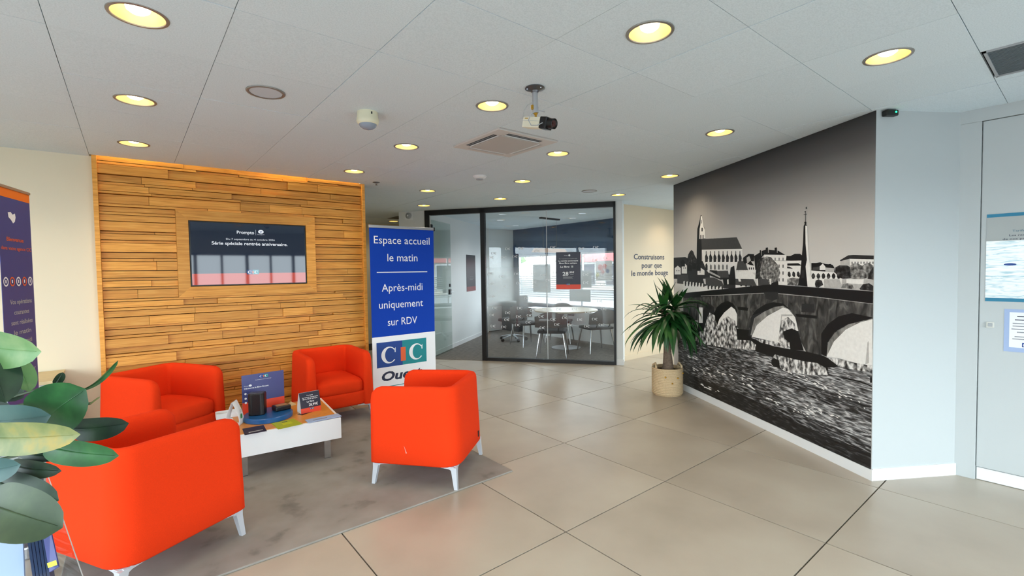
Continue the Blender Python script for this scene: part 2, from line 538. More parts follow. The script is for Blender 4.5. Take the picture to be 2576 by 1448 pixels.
# mural wall: a free standing white block
M0 = Vector((5.43, 3.40)); M1 = Vector((4.013, .963)); PB = Vector((4.57, .610))
me_ = (M1-M0).normalized()
back = M0 + Vector((-me_.y, me_.x))*0.65
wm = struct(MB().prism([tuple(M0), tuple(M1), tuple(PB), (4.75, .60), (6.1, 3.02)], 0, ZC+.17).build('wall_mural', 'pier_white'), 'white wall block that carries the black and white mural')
md = (M1-M0).normalized(); mn = Vector((md.y, -md.x))      # mn points into the hall
if mn.dot(-M0) < 0:
    mn = -mn
pd = (PB-M1).normalized(); pn = Vector((pd.y, -pd.x))
if pn.dot(-M1) < 0:
    pn = -pn


def skirting(name, a, b, nrm, h, t, mat='trim_white', e0=0.0, e1=0.0):
    a = Vector(a); b = Vector(b); d = (b-a).normalized(); nrm = Vector(nrm)
    a = a - d*e0; b = b + d*e1
    p = [a, b, b+nrm*t, a+nrm*t]
    return struct(MB().prism([tuple(q) for q in p], 0, h).build(name, mat))


skirting('baseboard_mural', M0, M1, mn, .078, .010, e1=.010)
skirting('baseboard_pier', M1, PB, pn, .085, .009)
# right wall: jamb, header and flush white door panel
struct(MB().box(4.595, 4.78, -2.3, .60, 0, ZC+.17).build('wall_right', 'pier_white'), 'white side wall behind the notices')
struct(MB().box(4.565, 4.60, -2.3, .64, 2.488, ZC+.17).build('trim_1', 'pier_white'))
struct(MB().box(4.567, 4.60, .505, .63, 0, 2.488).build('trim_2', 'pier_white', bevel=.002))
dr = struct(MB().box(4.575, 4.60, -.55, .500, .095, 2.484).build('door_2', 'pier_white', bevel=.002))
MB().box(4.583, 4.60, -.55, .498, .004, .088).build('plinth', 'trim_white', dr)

# passage behind the mural and the beige lettered wall
struct(MB().box(6.27, 8.4, 4.87, 4.94, 0, ZC+.17).build('wall_passage', 'wall_beige'), 'beige wall with a three line motto')
struct(MB().box(6.30, 8.4, 4.858, 4.87, 0, .085).build('baseboard_passage', 'wall_beige'))
struct(MB().box(8.4, 8.55, .4, 1.2, 0, ZC+.17).box(8.4, 8.55, 4.2, 5.0, 0, ZC+.17).box(8.4, 8.55, 1.2, 4.2, 2.4, ZC+.17).box(8.4, 8.55, 1.2, 4.2, 0, .3).build('wall_far', 'wall_white'))
w = struct(MB().box(8.44, 8.50, 1.2, 1.26, .3, 2.4).box(8.44, 8.50, 4.14, 4.2, .3, 2.4).box(8.44, 8.50, 1.2, 4.2, .3, .36).box(8.44, 8.50, 1.2, 4.2, 2.34, 2.4).build('window_22', 'alu'))  # unseen window, added to brighten the beige wall and passage floor
MB().box(8.46, 8.465, 1.26, 4.14, .36, 2.34).build('pane', 'pane', w)
struct(MB().box(4.75, 8.5, .30, .45, 0, ZC+.17).build('wall_closing', 'wall_white'))

# corridor behind the timber wall
struct(MB().box(1.6, 6.9, 9.75, 9.9, 0, ZC+.17).build('wall_corridor', 'wall_cream'))
struct(MB().box(1.6, 1.75, 5.8, 9.8, 0, ZC+.17).build('wall_corridor_side', 'wall_cream'))

# ------------------------------------------------------------------ timber panelled wall
WF = 5.555            # mean front face of the planks
wb = struct(MB().box(-.222, 2.222, 5.62, 5.82, 0, ZC+.17).build('wall_back', 'gap_dark'), 'feature wall of stacked oak planks with a framed screen')
for x0, x1 in ((-.222, -.188), (2.188, 2.222)):
    MB().box(x0, x1, 5.515, 5.62, 0, 2.64).build('edge_board', 'oak', wb, bevel=.002)
FX0, FX1, FZ0, FZ1 = 0.363, 1.636, 1.308, 2.146     # outer size of the screen frame
rows = []
z = 0.0
seq = [.085, .025, .058, .022, .088, .06, .024, .056, .024, .086, .022, .06, .025, .065, .088, .024, .056]
k = 0
stops = [FZ0, FZ1, 2.64]
while z < 2.635:
    h = seq[k % len(seq)]; k += 1
    nxt = [s for s in stops if s > z + 1e-4][0]
    if z + h > nxt - .016:
        h = nxt - z
    rows.append((z, z+h)); z += h
# the top of the wall has a few tall boards under the cove light
rng = random.Random(21)
unit = None


def plank(x0, x1, z0, z1, d):
    global unit
    if unit is None:
        o = MB().box(-.5, .5, 0, 1, -.5, .5).build('plank', 'oak', wb)
        unit = o.data
    else:
        o = bpy.data.objects.new('plank', unit); col.objects.link(o); o.parent = wb
    g = .0012; gz = .0034 if z1-z0 > .035 else .0020
    front = WF - d
    o.location = ((x0+x1)/2, front, (z0+z1)/2)
    o.scale = (x1-x0-2*g, 5.62-front, z1-z0-2*gz)


def fill(a, b, z0, z1):
    x = a; thin = (z1-z0) < .035
    while x < b - 1e-4:
        ln = rng.uniform(.28, .85) if thin else rng.uniform(.22, .78)
        if x + ln > b - .14:
            ln = b - x
        plank(x, x+ln, z0, z1, rng.choice((-.020, -.012, 0, .004, .012, .020)) if not thin else rng.choice((-.024, -.012, .0, .012, .022)))
        x += ln


for z0, z1 in rows:
    if z0 >= FZ0 - 1e-4 and z1 <= FZ1 + 1e-4:
        fill(-.188, FX0, z0, z1); fill(FX1, 2.188, z0, z1)
    else:
        fill(-.188, 2.188, z0, z1)
# cove light above the planks
cv = thing('cove_light', 'warm light strip hidden in the slot above the timber wall', 'light strip', (1.0, 5.53, 2.70))
MB().box(-1.18, 1.18, -.012, .012, 0, .012).build('diffuser', 'led_strip', cv)
MB().box(-1.19, 1.19, -.02, .02, .012, .03).build('channel', 'alu', cv)
struct(MB().box(-.222, 2.222, 5.492, 5.505, ZC+.001, ZC+.12).build('trim_3', 'trim_white'))

# ------------------------------------------------------------------ glass partition of the meeting room
G0 = Vector((4.02, 7.33)); G1 = Vector((5.952, 4.748))
gd = (G1-G0).normalized(); gn = Vector((-gd.y, gd.x))
if gn.dot(G0) < 0:
    gn = -gn                                    # gn points into the meeting room
GL = (G1-G0).length
ROT_G = math.atan2(gd.y, gd.x)
# local frame: x along the partition from G0, y into the room when ROT_G is applied (gd x up = -gn), so use -y
SY = 1.0 if Vector((-math.sin(ROT_G), math.cos(ROT_G))).dot(gn) > 0 else -1.0


def gpart(name, mat, parent, x0, x1, d0, d1, z0, z1, bevel=0.0):
    a, b = sorted((d0*SY, d1*SY))
    return MB().box(x0, x1, a, b, z0, z1).build(name, mat, parent, bevel=bevel)


gp = bpy.data.objects.new('window_20', None); col.objects.link(gp); gp.location = (G0.x, G0.y, 0); gp.rotation_euler[2] = ROT_G
struct(gp, 'black framed glass partition with a frosted film and small white logos')
XM0, XM1 = 1.005, 1.082
gpart('frame_post', 'black_metal', gp, 0.0, .075, -.03, .05, 0, 2.56)
gpart('frame_post', 'black_metal', gp, XM0, XM1, -.03, .05, 0, 2.56)
gpart('frame_post', 'black_metal', gp, GL-.035, GL, -.03, .05, 0, 2.56)
gpart('top_rail', 'black_metal', gp, 0, GL, -.03, .05, 2.49, 2.574)
gpart('bottom_rail', 'black_metal', gp, XM1, GL-.035, -.03, .05, 0, .055)
XS = 2.125
gpart('glass_pane', 'glass', gp, XM1, XS-.004, .006, .014, .055, 2.49)
gpart('glass_pane', 'glass', gp, XS+.004, GL-.035, .006, .014, .055, 2.49)
gpart('joint_strip', 'trim_white', gp, XS-.004, XS+.004, .004, .016, .055, 2.49)
# frosted film on the pane: dense in the middle, fading up and down
fm = bpy.data.materials.new('frost'); fm.use_nodes = True; nt = fm.node_tree; nt.nodes.remove(nt.nodes['Principled BSDF'])
tc = nt.nodes.new('ShaderNodeTexCoord'); sp = nt.nodes.new('ShaderNodeSeparateXYZ'); nt.links.new(tc.outputs['Object'], sp.inputs[0])
mr = nt.nodes.new('ShaderNodeMapRange'); mr.inputs['From Min'].default_value = 0; mr.inputs['From Max'].default_value = 2.5; nt.links.new(sp.outputs['Z'], mr.inputs['Value'])
cr = nt.nodes.new('ShaderNodeValToRGB')
cr.color_ramp.interpolation = 'B_SPLINE'
for p, v in ((0.22, 0.0), (0.34, .12), (0.44, .60), (0.56, .58), (0.66, .14), (0.74, 0.0)):
    e = cr.color_ramp.elements.new(p); e.color = (v, v, v, 1)
cr.color_ramp.elements.remove(cr.color_ramp.elements[0]); cr.color_ramp.elements.remove(cr.color_ramp.elements[len(cr.color_ramp.elements)-1])
nt.links.new(mr.outputs[0], cr.inputs['Fac'])
t1 = nt.nodes.new('ShaderNodeBsdfTransparent'); d1 = nt.nodes.new('ShaderNodeBsdfDiffuse'); d1.inputs['Color'].default_value = (.75, .78, .78, 1)
tl = nt.nodes.new('ShaderNodeBsdfTranslucent'); tl.inputs['Color'].default_value = (.85, .9, .9, 1)
ms = nt.nodes.new('ShaderNodeMixShader'); ms.inputs[0].default_value = .5; nt.links.new(d1.outputs[0], ms.inputs[1]); nt.links.new(tl.outputs[0], ms.inputs[2])
mx = nt.nodes.new('ShaderNodeMixShader'); nt.links.new(cr.outputs['Color'], mx.inputs[0]); nt.links.new(t1.outputs[0], mx.inputs[1]); nt.links.new(ms.outputs[0], mx.inputs[2])
nt.links.new(mx.outputs[0], nt.nodes['Material Output'].inputs['Surface']); MATS['frost'] = fm
MB().add([(XM1, .004*SY, .055), (GL-.035, .004*SY, .055), (GL-.035, .004*SY, 2.49), (XM1, .004*SY, 2.49)], [(0, 1, 2, 3)]).build('frosted_film', 'frost', gp)
# small white logos printed on the film in two loose bands
lg = MB(); vs, fs = c_glyph()
for cx in (-.030, .030):
    lg.add([(cx+v[0]*.032, 0, v[1]*.036) for v in vs], fs)
lg.add([(-.006, 0, -.014), (.006, 0, -.014), (.006, 0, .014), (-.006, 0, .014)], [(0, 1, 2, 3)])
lo0 = lg.build('logo', 'print_white', gp)
first = True
for band, zc in (('u', 1.84), ('u', 1.70), ('u', 1.46), ('u', 1.30), ('l', .86), ('l', .74), ('l', .62), ('m', 1.06)):
    x = XM1 + .08 + rng.uniform(0, .1)
    while x < GL - .1:
        o = lo0 if first else bpy.data.objects.new('logo', lo0.data)
        if not first:
            col.objects.link(o); o.parent = gp
        first = False
        o.location = (x, -.002 if SY > 0 else .002, zc + rng.uniform(-.05, .05))
        x += rng.uniform(.17, .27) if band != 'm' else rng.uniform(.4, .7)

# glass door leaf, standing open into the room
door = bpy.data.objects.new('door_1', None); col.objects.link(door)
hp = G0 + gd*.09 + gn*.02
dd = Vector((.801, .599)); dd = (dd*math.cos(.02) + Vector((-dd.y, dd.x))*math.sin(-.02))
door.location = (hp.x, hp.y, 0); door.rotation_euler[2] = math.atan2(dd.y, dd.x)
struct(door, 'frameless glass door standing open into the meeting room')
clear_mat('door_glass', (0.86, 0.90, 0.88), 0.05)
MB().box(.03, .86, -.005, .005, .012, 2.42).build('leaf', 'door_glass', door)
for zz in (.28, 1.27, 2.30):
    MB().box(.0, .06, -.014, .014, zz-.04, zz+.04).build('hinge', 'black_metal', door, bevel=.002)
hd_ = MB().box(.76, .84, -.016, .016, 1.08, 1.18).build('lock', 'black_metal', door, bevel=.003)
MB().tube([(.80, -.05, 1.13), (.80, -.065, 1.13), (.70, -.065, 1.13)], .009).build('handle', 'chrome', hd_)
MB().box(.785, .83, -.012, .012, 1.225, 1.285).build('latch_plate', 'black_metal', door)
gpart('door_jamb_strip', 'leg_light', gp, .082, .094, -.005, .005, 0, 2.49)

# white stub walls at both ends of the partition
a = G0; b = G0 - gd*.50
struct(MB().prism([tuple(a), tuple(b), tuple(b+gn*.25), tuple(a+gn*.25)], 0, ZC+.17).build('wall_corridor_pier', 'wall_white'), 'white pier at the corridor end of the glass partition')
a = G1; b = G1 + gd*.105
st = struct(MB().prism([tuple(a), tuple(b), (6.32, 4.872), (6.30, 4.935), (6.27, 4.94), tuple(a+gn*.05)], 0, ZC+.17).build('wall_partition_end', 'wall_white'), 'narrow white post at the end of the glass partition')
p0 = a - gn*.012; p1 = b + gd*.01 - gn*.012
struct(MB().prism([tuple(p0), tuple(p1), tuple(b+gd*.01+gn*.2), tuple(b+gn*.2), tuple(b), tuple(a)], 0, .09).build('baseboard_partition', 'trim_white'))

# meeting room shell
wl0 = G0 + gn*.10 + gd*.02; wl1 = wl0 + Vector((.801, .599))*3.42
nn = Vector((-.599, .801))
struct(MB().prism([tuple(wl0), tuple(wl1), tuple(wl1+nn*.12), tuple(wl0+nn*.12)], 0, ZC+.17).build('wall_office_left', 'wall_white'), 'white meeting room wall with a dark poster')
skirting('baseboard_office_left', wl0, wl1, -nn, .085, .012)
struct(MB().box(6.6, 7.95, 9.62, 9.75, 0, ZC+.17).build('wall_office_back', 'wall_white'))
struct(MB().box(7.85, 8.0, 4.94, 5.20, 0, ZC+.17).box(7.85, 8.0, 9.48, 9.75, 0, ZC+.17).box(7.85, 8.0, 5.2, 9.48, 1.90, ZC+.17).box(7.85, 8.0, 5.2, 9.48, 0, .66).build('wall_office_window', 'wall_blue'), 'dark blue meeting room wall around a wide window')
struct(MB().prism([tuple(G0-gn*.03), tuple(G1-gn*.03), (6.1, 4.90), (7.85, 4.94), (7.85, 9.62), tuple(wl1), tuple(wl0)], 0.0005, .006).build('floor_office', 'carpet_office'), 'grey striped carpet of the meeting room')
low = tag(MB().box(7.43, 7.845, 5.05, 8.75, .006, .62).build('low_cabinet', 'trim_white', bevel=.004), 'long white low cabinet under the meeting room window', 'cabinet')
ow = struct(MB().box(7.88, 7.94, 5.2, 5.26, .66, 1.9).box(7.88, 7.94, 9.42, 9.48, .66, 1.9).box(7.88, 7.94, 5.2, 9.48, .66, .71).box(7.88, 7.94, 5.2, 9.48, 1.86, 1.90).build('window_21', 'alu'))  # widened out of view on the right to let in more daylight
for v in (6.30, 7.25, 8.40):
    MB().box(7.885, 7.935, v-.02, v+.02, .71, 1.86).build('mullion', 'alu', ow)
for v0, v1 in ((5.26, 6.28), (6.32, 7.23), (7.27, 8.38), (8.42, 9.42)):
    MB().box(7.908, 7.912, v0, v1, .71, 1.86).build('pane', 'pane', ow)
for k in range(11):
    MB().box(7.902, 7.9065, 5.26, 9.42, .86+k*.05, .875+k*.05).build('film_stripe', 'paper_white', ow)


# ------------------------------------------------------------------ mural print
MUR = {
    'black': (16, 16, 17), 'dark': (44, 44, 45), 'grey2': (74, 73, 72), 'mid': (120, 119, 117), 'lgrey': (196, 194, 190), 'white': (250, 248, 243)}
for k_, c_ in MUR.items():
    pm('mural_'+k_, c_, 0.45, noise=(45, 0.12 if k_ != 'white' else .05))
ramp_mat('mural_stone', [(0.30, (24, 24, 24)), (0.5, (70, 69, 67)), (0.75, (128, 126, 122))], 9, stretch=(2.2, 1, .8), rough=.45, dist=1.0)
ramp_mat('mural_lstone', [(0.30, (84, 83, 80)), (0.55, (150, 148, 143)), (0.75, (190, 188, 182))], 9, stretch=(2, 1, 1), rough=.45, dist=.6)
ramp_mat('mural_leaf', [(0.34, (40, 40, 40)), (0.5, (120, 119, 116)), (0.66, (196, 194, 190))], 34, rough=.45, detail=5)
ramp_mat('mural_leafd', [(0.38, (14, 14, 14)), (0.55, (50, 50, 50)), (0.72, (104, 103, 101))], 34, rough=.45, detail=5)
ramp_mat('mural_bush', [(0.38, (40, 40, 40)), (0.5, (170, 168, 165)), (0.60, (246, 244, 240))], 34, stretch=(1, 1, .6), rough=.45, detail=6)
ramp_mat('mural_water', [(0.36, (16, 16, 17)), (0.5, (62, 62, 63)), (0.64, (160, 160, 160))], 5.0, stretch=(2.2, 1, 15), rot=(0, .16, 0), rough=.45, dist=.5)
ramp_mat('mural_wlight', [(0.36, (44, 44, 45)), (0.5, (118, 118, 118)), (0.62, (204, 204, 203))], 5.0, stretch=(2.2, 1, 15), rot=(0, .16, 0), rough=.45, dist=.5)
ramp_mat('mural_wdark', [(0.36, (10, 10, 11)), (0.56, (34, 34, 35)), (0.72, (96, 96, 96))], 4.6, stretch=(2.2, 1, 14), rot=(0, .16, 0), rough=.45, dist=.5)
# printed sky of the mural: dark at the top of the print, pale grey at the skyline
sm = bpy.data.materials.new('mural_sky'); sm.use_nodes = True; nt = sm.node_tree; b = nt.nodes['Principled BSDF']; b.inputs['Roughness'].default_value = .45
tc = nt.nodes.new('ShaderNodeTexCoord'); sp = nt.nodes.new('ShaderNodeSeparateXYZ'); nt.links.new(tc.outputs['Object'], sp.inputs[0])
mr = nt.nodes.new('ShaderNodeMapRange'); mr.inputs['From Min'].default_value = 1.4; mr.inputs['From Max'].default_value = 2.58; nt.links.new(sp.outputs['Z'], mr.inputs['Value'])
cr = nt.nodes.new('ShaderNodeValToRGB'); nt.links.new(mr.outputs[0], cr.inputs['Fac'])
cr.color_ramp.elements[0].position = 0; cr.color_ramp.elements[0].color = lin((228, 225, 220)); cr.color_ramp.elements[1].position = 1; cr.color_ramp.elements[1].color = lin((38, 38, 41))
for p, c in ((.35, (206, 203, 198)), (.62, (160, 157, 154)), (.82, (98, 96, 96))):
    e = cr.color_ramp.elements.new(p); e.color = lin(c)
nt.links.new(cr.outputs['Color'], b.inputs['Base Color']); MATS['mural_sky'] = sm
MURAL = [
 ('dark', [(0.0,1.65),(0.287,1.65),(0.369,1.623),(0.545,1.613),(0.675,1.59),(0.816,1.489),(0.816,1.391),(0.0,1.379)]),
 ('leafd', [(0.333,1.618),(0.359,1.681),(0.399,1.716),(0.433,1.729),(0.472,1.708),(0.497,1.666),(0.545,1.618),(0.555,1.551),(0.332,1.555)]),
 ('black', [(0.541,1.557),(0.549,1.797),(0.561,1.969),(0.587,2.017),(0.611,2.065),(0.624,2.114),(0.648,2.116),(0.668,2.089),(0.679,1.998),(0.72,1.955),(0.732,1.84),(0.671,1.84),(0.653,1.7),(0.653,1.55)]),
 ('white', [(0.632,2.108),(0.661,2.1),(0.672,2.039),(0.682,1.993),(0.718,1.945),(0.729,1.845),(0.679,1.841),(0.602,1.849),(0.609,1.965),(0.624,2.004)]),
 ('black', [(0.624,1.893),(0.642,1.892),(0.642,1.846),(0.624,1.848)]),
 ('black', [(0.671,1.889),(0.69,1.888),(0.689,1.843),(0.671,1.844)]),
 ('black', [(0.648,1.971),(0.673,1.969),(0.673,1.929),(0.648,1.931)]),
 ('black', [(0.644,2.062),(0.655,2.06),(0.655,2.021),(0.644,2.022)]),
 ('white', [(0.653,1.722),(1.383,1.697),(1.386,1.6),(1.314,1.575),(1.279,1.46),(0.799,1.455),(0.746,1.489),(0.675,1.59)]),
 ('grey2', [(0.644,1.846),(0.729,1.847),(1.292,1.822),(1.381,1.696),(0.653,1.722)]),
 ('lgrey', [(0.729,1.847),(1.292,1.824),(1.295,1.817),(0.729,1.84)]),
 ('black', [(0.702,1.614),(0.745,1.682),(0.787,1.616)]),
 ('dark', [(0.716,1.643),(0.78,1.641),(0.773,1.579),(0.709,1.577)]),
 ('white', [(0.706,1.647),(0.72,1.646),(0.723,1.574),(0.698,1.574)]),
 ('mid', [(0.734,1.697),(0.745,1.706),(0.755,1.696),(0.755,1.671),(0.734,1.672)]),
 ('black', [(0.787,1.612),(0.828,1.678),(0.869,1.614)]),
 ('dark', [(0.801,1.64),(0.862,1.638),(0.855,1.578),(0.794,1.575)]),
 ('white', [(0.79,1.644),(0.804,1.643),(0.807,1.572),(0.783,1.572)]),
 ('mid', [(0.818,1.693),(0.828,1.703),(0.838,1.693),(0.838,1.668),(0.818,1.669)]),
 ('black', [(0.869,1.609),(0.909,1.675),(0.948,1.612)]),
 ('dark', [(0.882,1.638),(0.942,1.636),(0.935,1.576),(0.876,1.573)]),
 ('white', [(0.872,1.641),(0.886,1.641),(0.889,1.57),(0.865,1.571)]),
 ('mid', [(0.899,1.69),(0.909,1.699),(0.919,1.689),(0.919,1.665),(0.899,1.666)]),
 ('black', [(0.948,1.607),(0.987,1.672),(1.026,1.61)]),
 ('dark', [(0.961,1.635),(1.019,1.633),(1.013,1.574),(0.955,1.572)]),
 ('white', [(0.952,1.638),(0.965,1.638),(0.968,1.569),(0.945,1.569)]),
 ('mid', [(0.977,1.687),(0.987,1.696),(0.997,1.686),(0.997,1.662),(0.978,1.663)]),
 ('black', [(1.026,1.605),(1.063,1.669),(1.101,1.608)]),
 ('dark', [(1.038,1.633),(1.094,1.631),(1.088,1.573),(1.032,1.57)]),
 ('white', [(1.029,1.636),(1.041,1.635),(1.045,1.567),(1.022,1.568)]),
 ('mid', [(1.054,1.683),(1.063,1.692),(1.073,1.683),(1.073,1.659),(1.054,1.66)]),
 ('black', [(1.101,1.603),(1.137,1.666),(1.173,1.606)]),
 ('dark', [(1.113,1.63),(1.167,1.629),(1.161,1.571),(1.107,1.569)]),
 ('white', [(1.104,1.633),(1.116,1.633),(1.119,1.566),(1.098,1.566)]),
 ('mid', [(1.128,1.68),(1.137,1.689),(1.146,1.68),(1.146,1.657),(1.128,1.657)]),
 ('black', [(1.173,1.601),(1.209,1.663),(1.244,1.604)]),
 ('dark', [(1.185,1.628),(1.238,1.626),(1.233,1.57),(1.179,1.567)]),
 ('white', [(1.176,1.631),(1.188,1.631),(1.191,1.564),(1.17,1.565)]),
 ('mid', [(1.2,1.677),(1.209,1.686),(1.218,1.676),(1.218,1.654),(1.2,1.655)]),
 ('black', [(1.244,1.599),(1.278,1.661),(1.313,1.602)]),
 ('dark', [(1.256,1.626),(1.307,1.624),(1.302,1.568),(1.25,1.566)]),
 ('white', [(1.247,1.629),(1.258,1.628),(1.262,1.563),(1.241,1.563)]),
 ('mid', [(1.27,1.674),(1.278,1.683),(1.287,1.674),(1.287,1.651),(1.27,1.652)]),
 ('black', [(1.313,1.597),(1.346,1.658),(1.38,1.6)]),
 ('dark', [(1.324,1.624),(1.374,1.622),(1.369,1.567),(1.319,1.565)]),
 ('white', [(1.316,1.626),(1.327,1.626),(1.33,1.562),(1.31,1.562)]),
 ('mid', [(1.338,1.671),(1.346,1.68),(1.354,1.671),(1.355,1.649),(1.338,1.649)]),
 ('mid', [(0.82,1.494),(0.819,1.538),(0.837,1.555),(0.854,1.537),(0.854,1.494)]),
 ('mid', [(0.897,1.493),(0.897,1.537),(0.914,1.554),(0.93,1.536),(0.93,1.493)]),
 ('mid', [(0.973,1.493),(0.973,1.536),(0.989,1.552),(1.005,1.535),(1.005,1.493)]),
 ('mid', [(1.046,1.493),(1.046,1.535),(1.062,1.551),(1.078,1.534),(1.078,1.492)]),
 ('mid', [(1.118,1.492),(1.118,1.534),(1.133,1.55),(1.148,1.533),(1.148,1.492)]),
 ('black', [(0.729,1.489),(0.729,1.549),(0.755,1.568),(0.773,1.538),(0.773,1.484)]),
 ('white', [(0.026,1.514),(0.105,1.547),(0.181,1.513),(0.181,1.437),(0.026,1.436)]),
 ('white', [(0.203,1.546),(0.266,1.577),(0.328,1.544),(0.328,1.448),(0.202,1.448)]),
 ('white', [(0.564,1.485),(0.638,1.515),(0.711,1.484),(0.711,1.434),(0.564,1.434)]),
 ('black', [(0.181,1.601),(0.228,1.621),(0.277,1.593),(0.283,1.534),(0.181,1.535)]),
 ('black', [(0.349,1.544),(0.393,1.564),(0.439,1.537),(0.445,1.48),(0.348,1.48)]),
 ('black', [(0.449,1.563),(0.492,1.583),(0.536,1.557),(0.541,1.5),(0.449,1.501)]),
 ('black', [(0.545,1.541),(0.587,1.561),(0.629,1.535),(0.635,1.479),(0.545,1.48)]),
 ('black', [(0.071,1.492),(0.089,1.492),(0.089,1.476),(0.071,1.476)]),
 ('black', [(0.127,1.492),(0.144,1.491),(0.144,1.476),(0.127,1.476)]),
 ('black', [(0.245,1.523),(0.262,1.523),(0.262,1.508),(0.245,1.508)]),
 ('black', [(0.287,1.523),(0.303,1.523),(0.303,1.508),(0.287,1.508)]),
 ('black', [(0.611,1.474),(0.626,1.474),(0.626,1.46),(0.611,1.46)]),
 ('grey2', [(1.314,1.575),(1.425,1.576),(1.472,1.486),(1.286,1.483)]),
 ('white', [(1.272,1.465),(1.491,1.482),(1.582,1.436),(1.582,1.394),(1.272,1.398)]),
 ('white', [(1.293,1.487),(1.313,1.487),(1.313,1.46),(1.293,1.46)]),
 ('white', [(1.325,1.487),(1.344,1.487),(1.344,1.46),(1.325,1.46)]),
 ('white', [(1.355,1.487),(1.375,1.487),(1.375,1.46),(1.355,1.46)]),
 ('white', [(1.386,1.487),(1.405,1.486),(1.405,1.46),(1.386,1.46)]),
 ('white', [(1.416,1.486),(1.434,1.486),(1.435,1.46),(1.416,1.46)]),
 ('white', [(1.445,1.486),(1.464,1.486),(1.464,1.461),(1.445,1.461)]),
 ('white', [(1.458,1.529),(1.517,1.571),(1.581,1.511),(1.594,1.461),(1.492,1.461)]),
 ('black', [(1.458,1.546),(1.511,1.575),(1.562,1.528),(1.517,1.533)]),
 ('dark', [(1.485,1.512),(1.5,1.512),(1.501,1.49),(1.485,1.49)]),
 ('dark', [(1.516,1.511),(1.532,1.511),(1.532,1.49),(1.516,1.49)]),
 ('dark', [(1.547,1.511),(1.562,1.511),(1.562,1.49),(1.547,1.49)]),
 ('black', [(1.397,1.608),(1.478,1.644),(1.562,1.637),(1.562,1.57),(1.504,1.571),(1.425,1.547),(1.398,1.573)]),
 ('lgrey', [(1.451,1.607),(1.491,1.622),(1.517,1.579),(1.458,1.555)]),
 ('black', [(1.562,1.62),(1.643,1.65),(1.679,1.665),(1.732,1.675),(1.886,1.656),(1.972,1.616),(1.703,1.628),(1.655,1.592),(1.656,1.485),(1.581,1.486)]),
 ('black', [(1.724,1.691),(1.754,1.692),(1.755,1.646),(1.724,1.647)]),
 ('lgrey', [(1.754,1.687),(1.764,1.684),(1.764,1.641),(1.755,1.644)]),
 ('black', [(1.841,1.685),(1.87,1.686),(1.87,1.641),(1.842,1.642)]),
 ('lgrey', [(1.87,1.682),(1.879,1.678),(1.879,1.637),(1.87,1.639)]),
 ('black', [(1.642,1.671),(1.661,1.672),(1.661,1.625),(1.643,1.626)]),
 ('lgrey', [(1.661,1.666),(1.669,1.664),(1.669,1.621),(1.661,1.621)]),
 ('white', [(1.703,1.628),(1.982,1.614),(1.995,1.56),(1.997,1.355),(1.764,1.349),(1.704,1.485)]),
 ('mid', [(1.739,1.598),(1.753,1.598),(1.753,1.569),(1.739,1.569)]),
 ('mid', [(1.791,1.596),(1.805,1.596),(1.805,1.567),(1.791,1.568)]),
 ('mid', [(1.842,1.595),(1.855,1.595),(1.855,1.566),(1.842,1.567)]),
 ('mid', [(1.892,1.593),(1.905,1.593),(1.905,1.565),(1.892,1.565)]),
 ('mid', [(1.94,1.592),(1.953,1.592),(1.953,1.564),(1.94,1.564)]),
 ('grey2', [(1.739,1.535),(1.753,1.535),(1.753,1.506),(1.739,1.506)]),
 ('grey2', [(1.791,1.534),(1.805,1.534),(1.805,1.506),(1.792,1.506)]),
 ('grey2', [(1.842,1.534),(1.856,1.533),(1.856,1.505),(1.843,1.505)]),
 ('grey2', [(1.892,1.533),(1.905,1.533),(1.905,1.505),(1.892,1.505)]),
 ('grey2', [(1.941,1.532),(1.954,1.532),(1.954,1.504),(1.941,1.504)]),
 ('grey2', [(1.74,1.472),(1.754,1.472),(1.754,1.443),(1.74,1.443)]),
 ('grey2', [(1.792,1.472),(1.806,1.472),(1.806,1.444),(1.792,1.443)]),
 ('grey2', [(1.843,1.472),(1.856,1.472),(1.856,1.444),(1.843,1.444)]),
 ('grey2', [(1.893,1.472),(1.906,1.472),(1.906,1.444),(1.893,1.444)]),
 ('grey2', [(1.941,1.472),(1.954,1.472),(1.954,1.444),(1.941,1.444)]),
 ('grey2', [(1.74,1.409),(1.754,1.409),(1.754,1.38),(1.74,1.38)]),
 ('grey2', [(1.792,1.41),(1.806,1.41),(1.806,1.382),(1.792,1.381)]),
 ('grey2', [(1.843,1.411),(1.857,1.411),(1.857,1.383),(1.843,1.382)]),
 ('grey2', [(1.893,1.411),(1.906,1.412),(1.906,1.384),(1.893,1.383)]),
 ('grey2', [(1.942,1.412),(1.955,1.412),(1.955,1.384),(1.942,1.384)]),
 ('lgrey', [(1.703,1.575),(1.995,1.566),(1.995,1.562),(1.703,1.57)]),
 ('black', [(1.983,1.568),(1.988,1.606),(2.034,1.604),(2.084,1.621),(2.143,1.619),(2.172,1.6),(2.173,1.556),(1.993,1.566)]),
 ('white', [(1.995,1.564),(2.173,1.562),(2.163,1.534),(1.999,1.536)]),
 ('black', [(1.999,1.541),(2.125,1.541),(2.163,1.52),(1.999,1.522)]),
 ('white', [(1.996,1.522),(2.154,1.519),(2.145,1.454),(1.999,1.461)]),
 ('dark', [(1.996,1.515),(2.025,1.513),(2.065,1.495),(1.996,1.499)]),
 ('white', [(1.996,1.469),(2.154,1.48),(2.146,1.355),(1.997,1.355)]),
 ('leafd', [(2.003,1.439),(2.007,1.465),(2.021,1.473),(2.037,1.458),(2.04,1.431),(2.025,1.42)]),
 ('leafd', [(2.056,1.439),(2.06,1.465),(2.074,1.473),(2.09,1.458),(2.092,1.432),(2.078,1.421)]),
 ('leafd', [(2.108,1.439),(2.112,1.465),(2.125,1.473),(2.141,1.458),(2.143,1.432),(2.13,1.421)]),
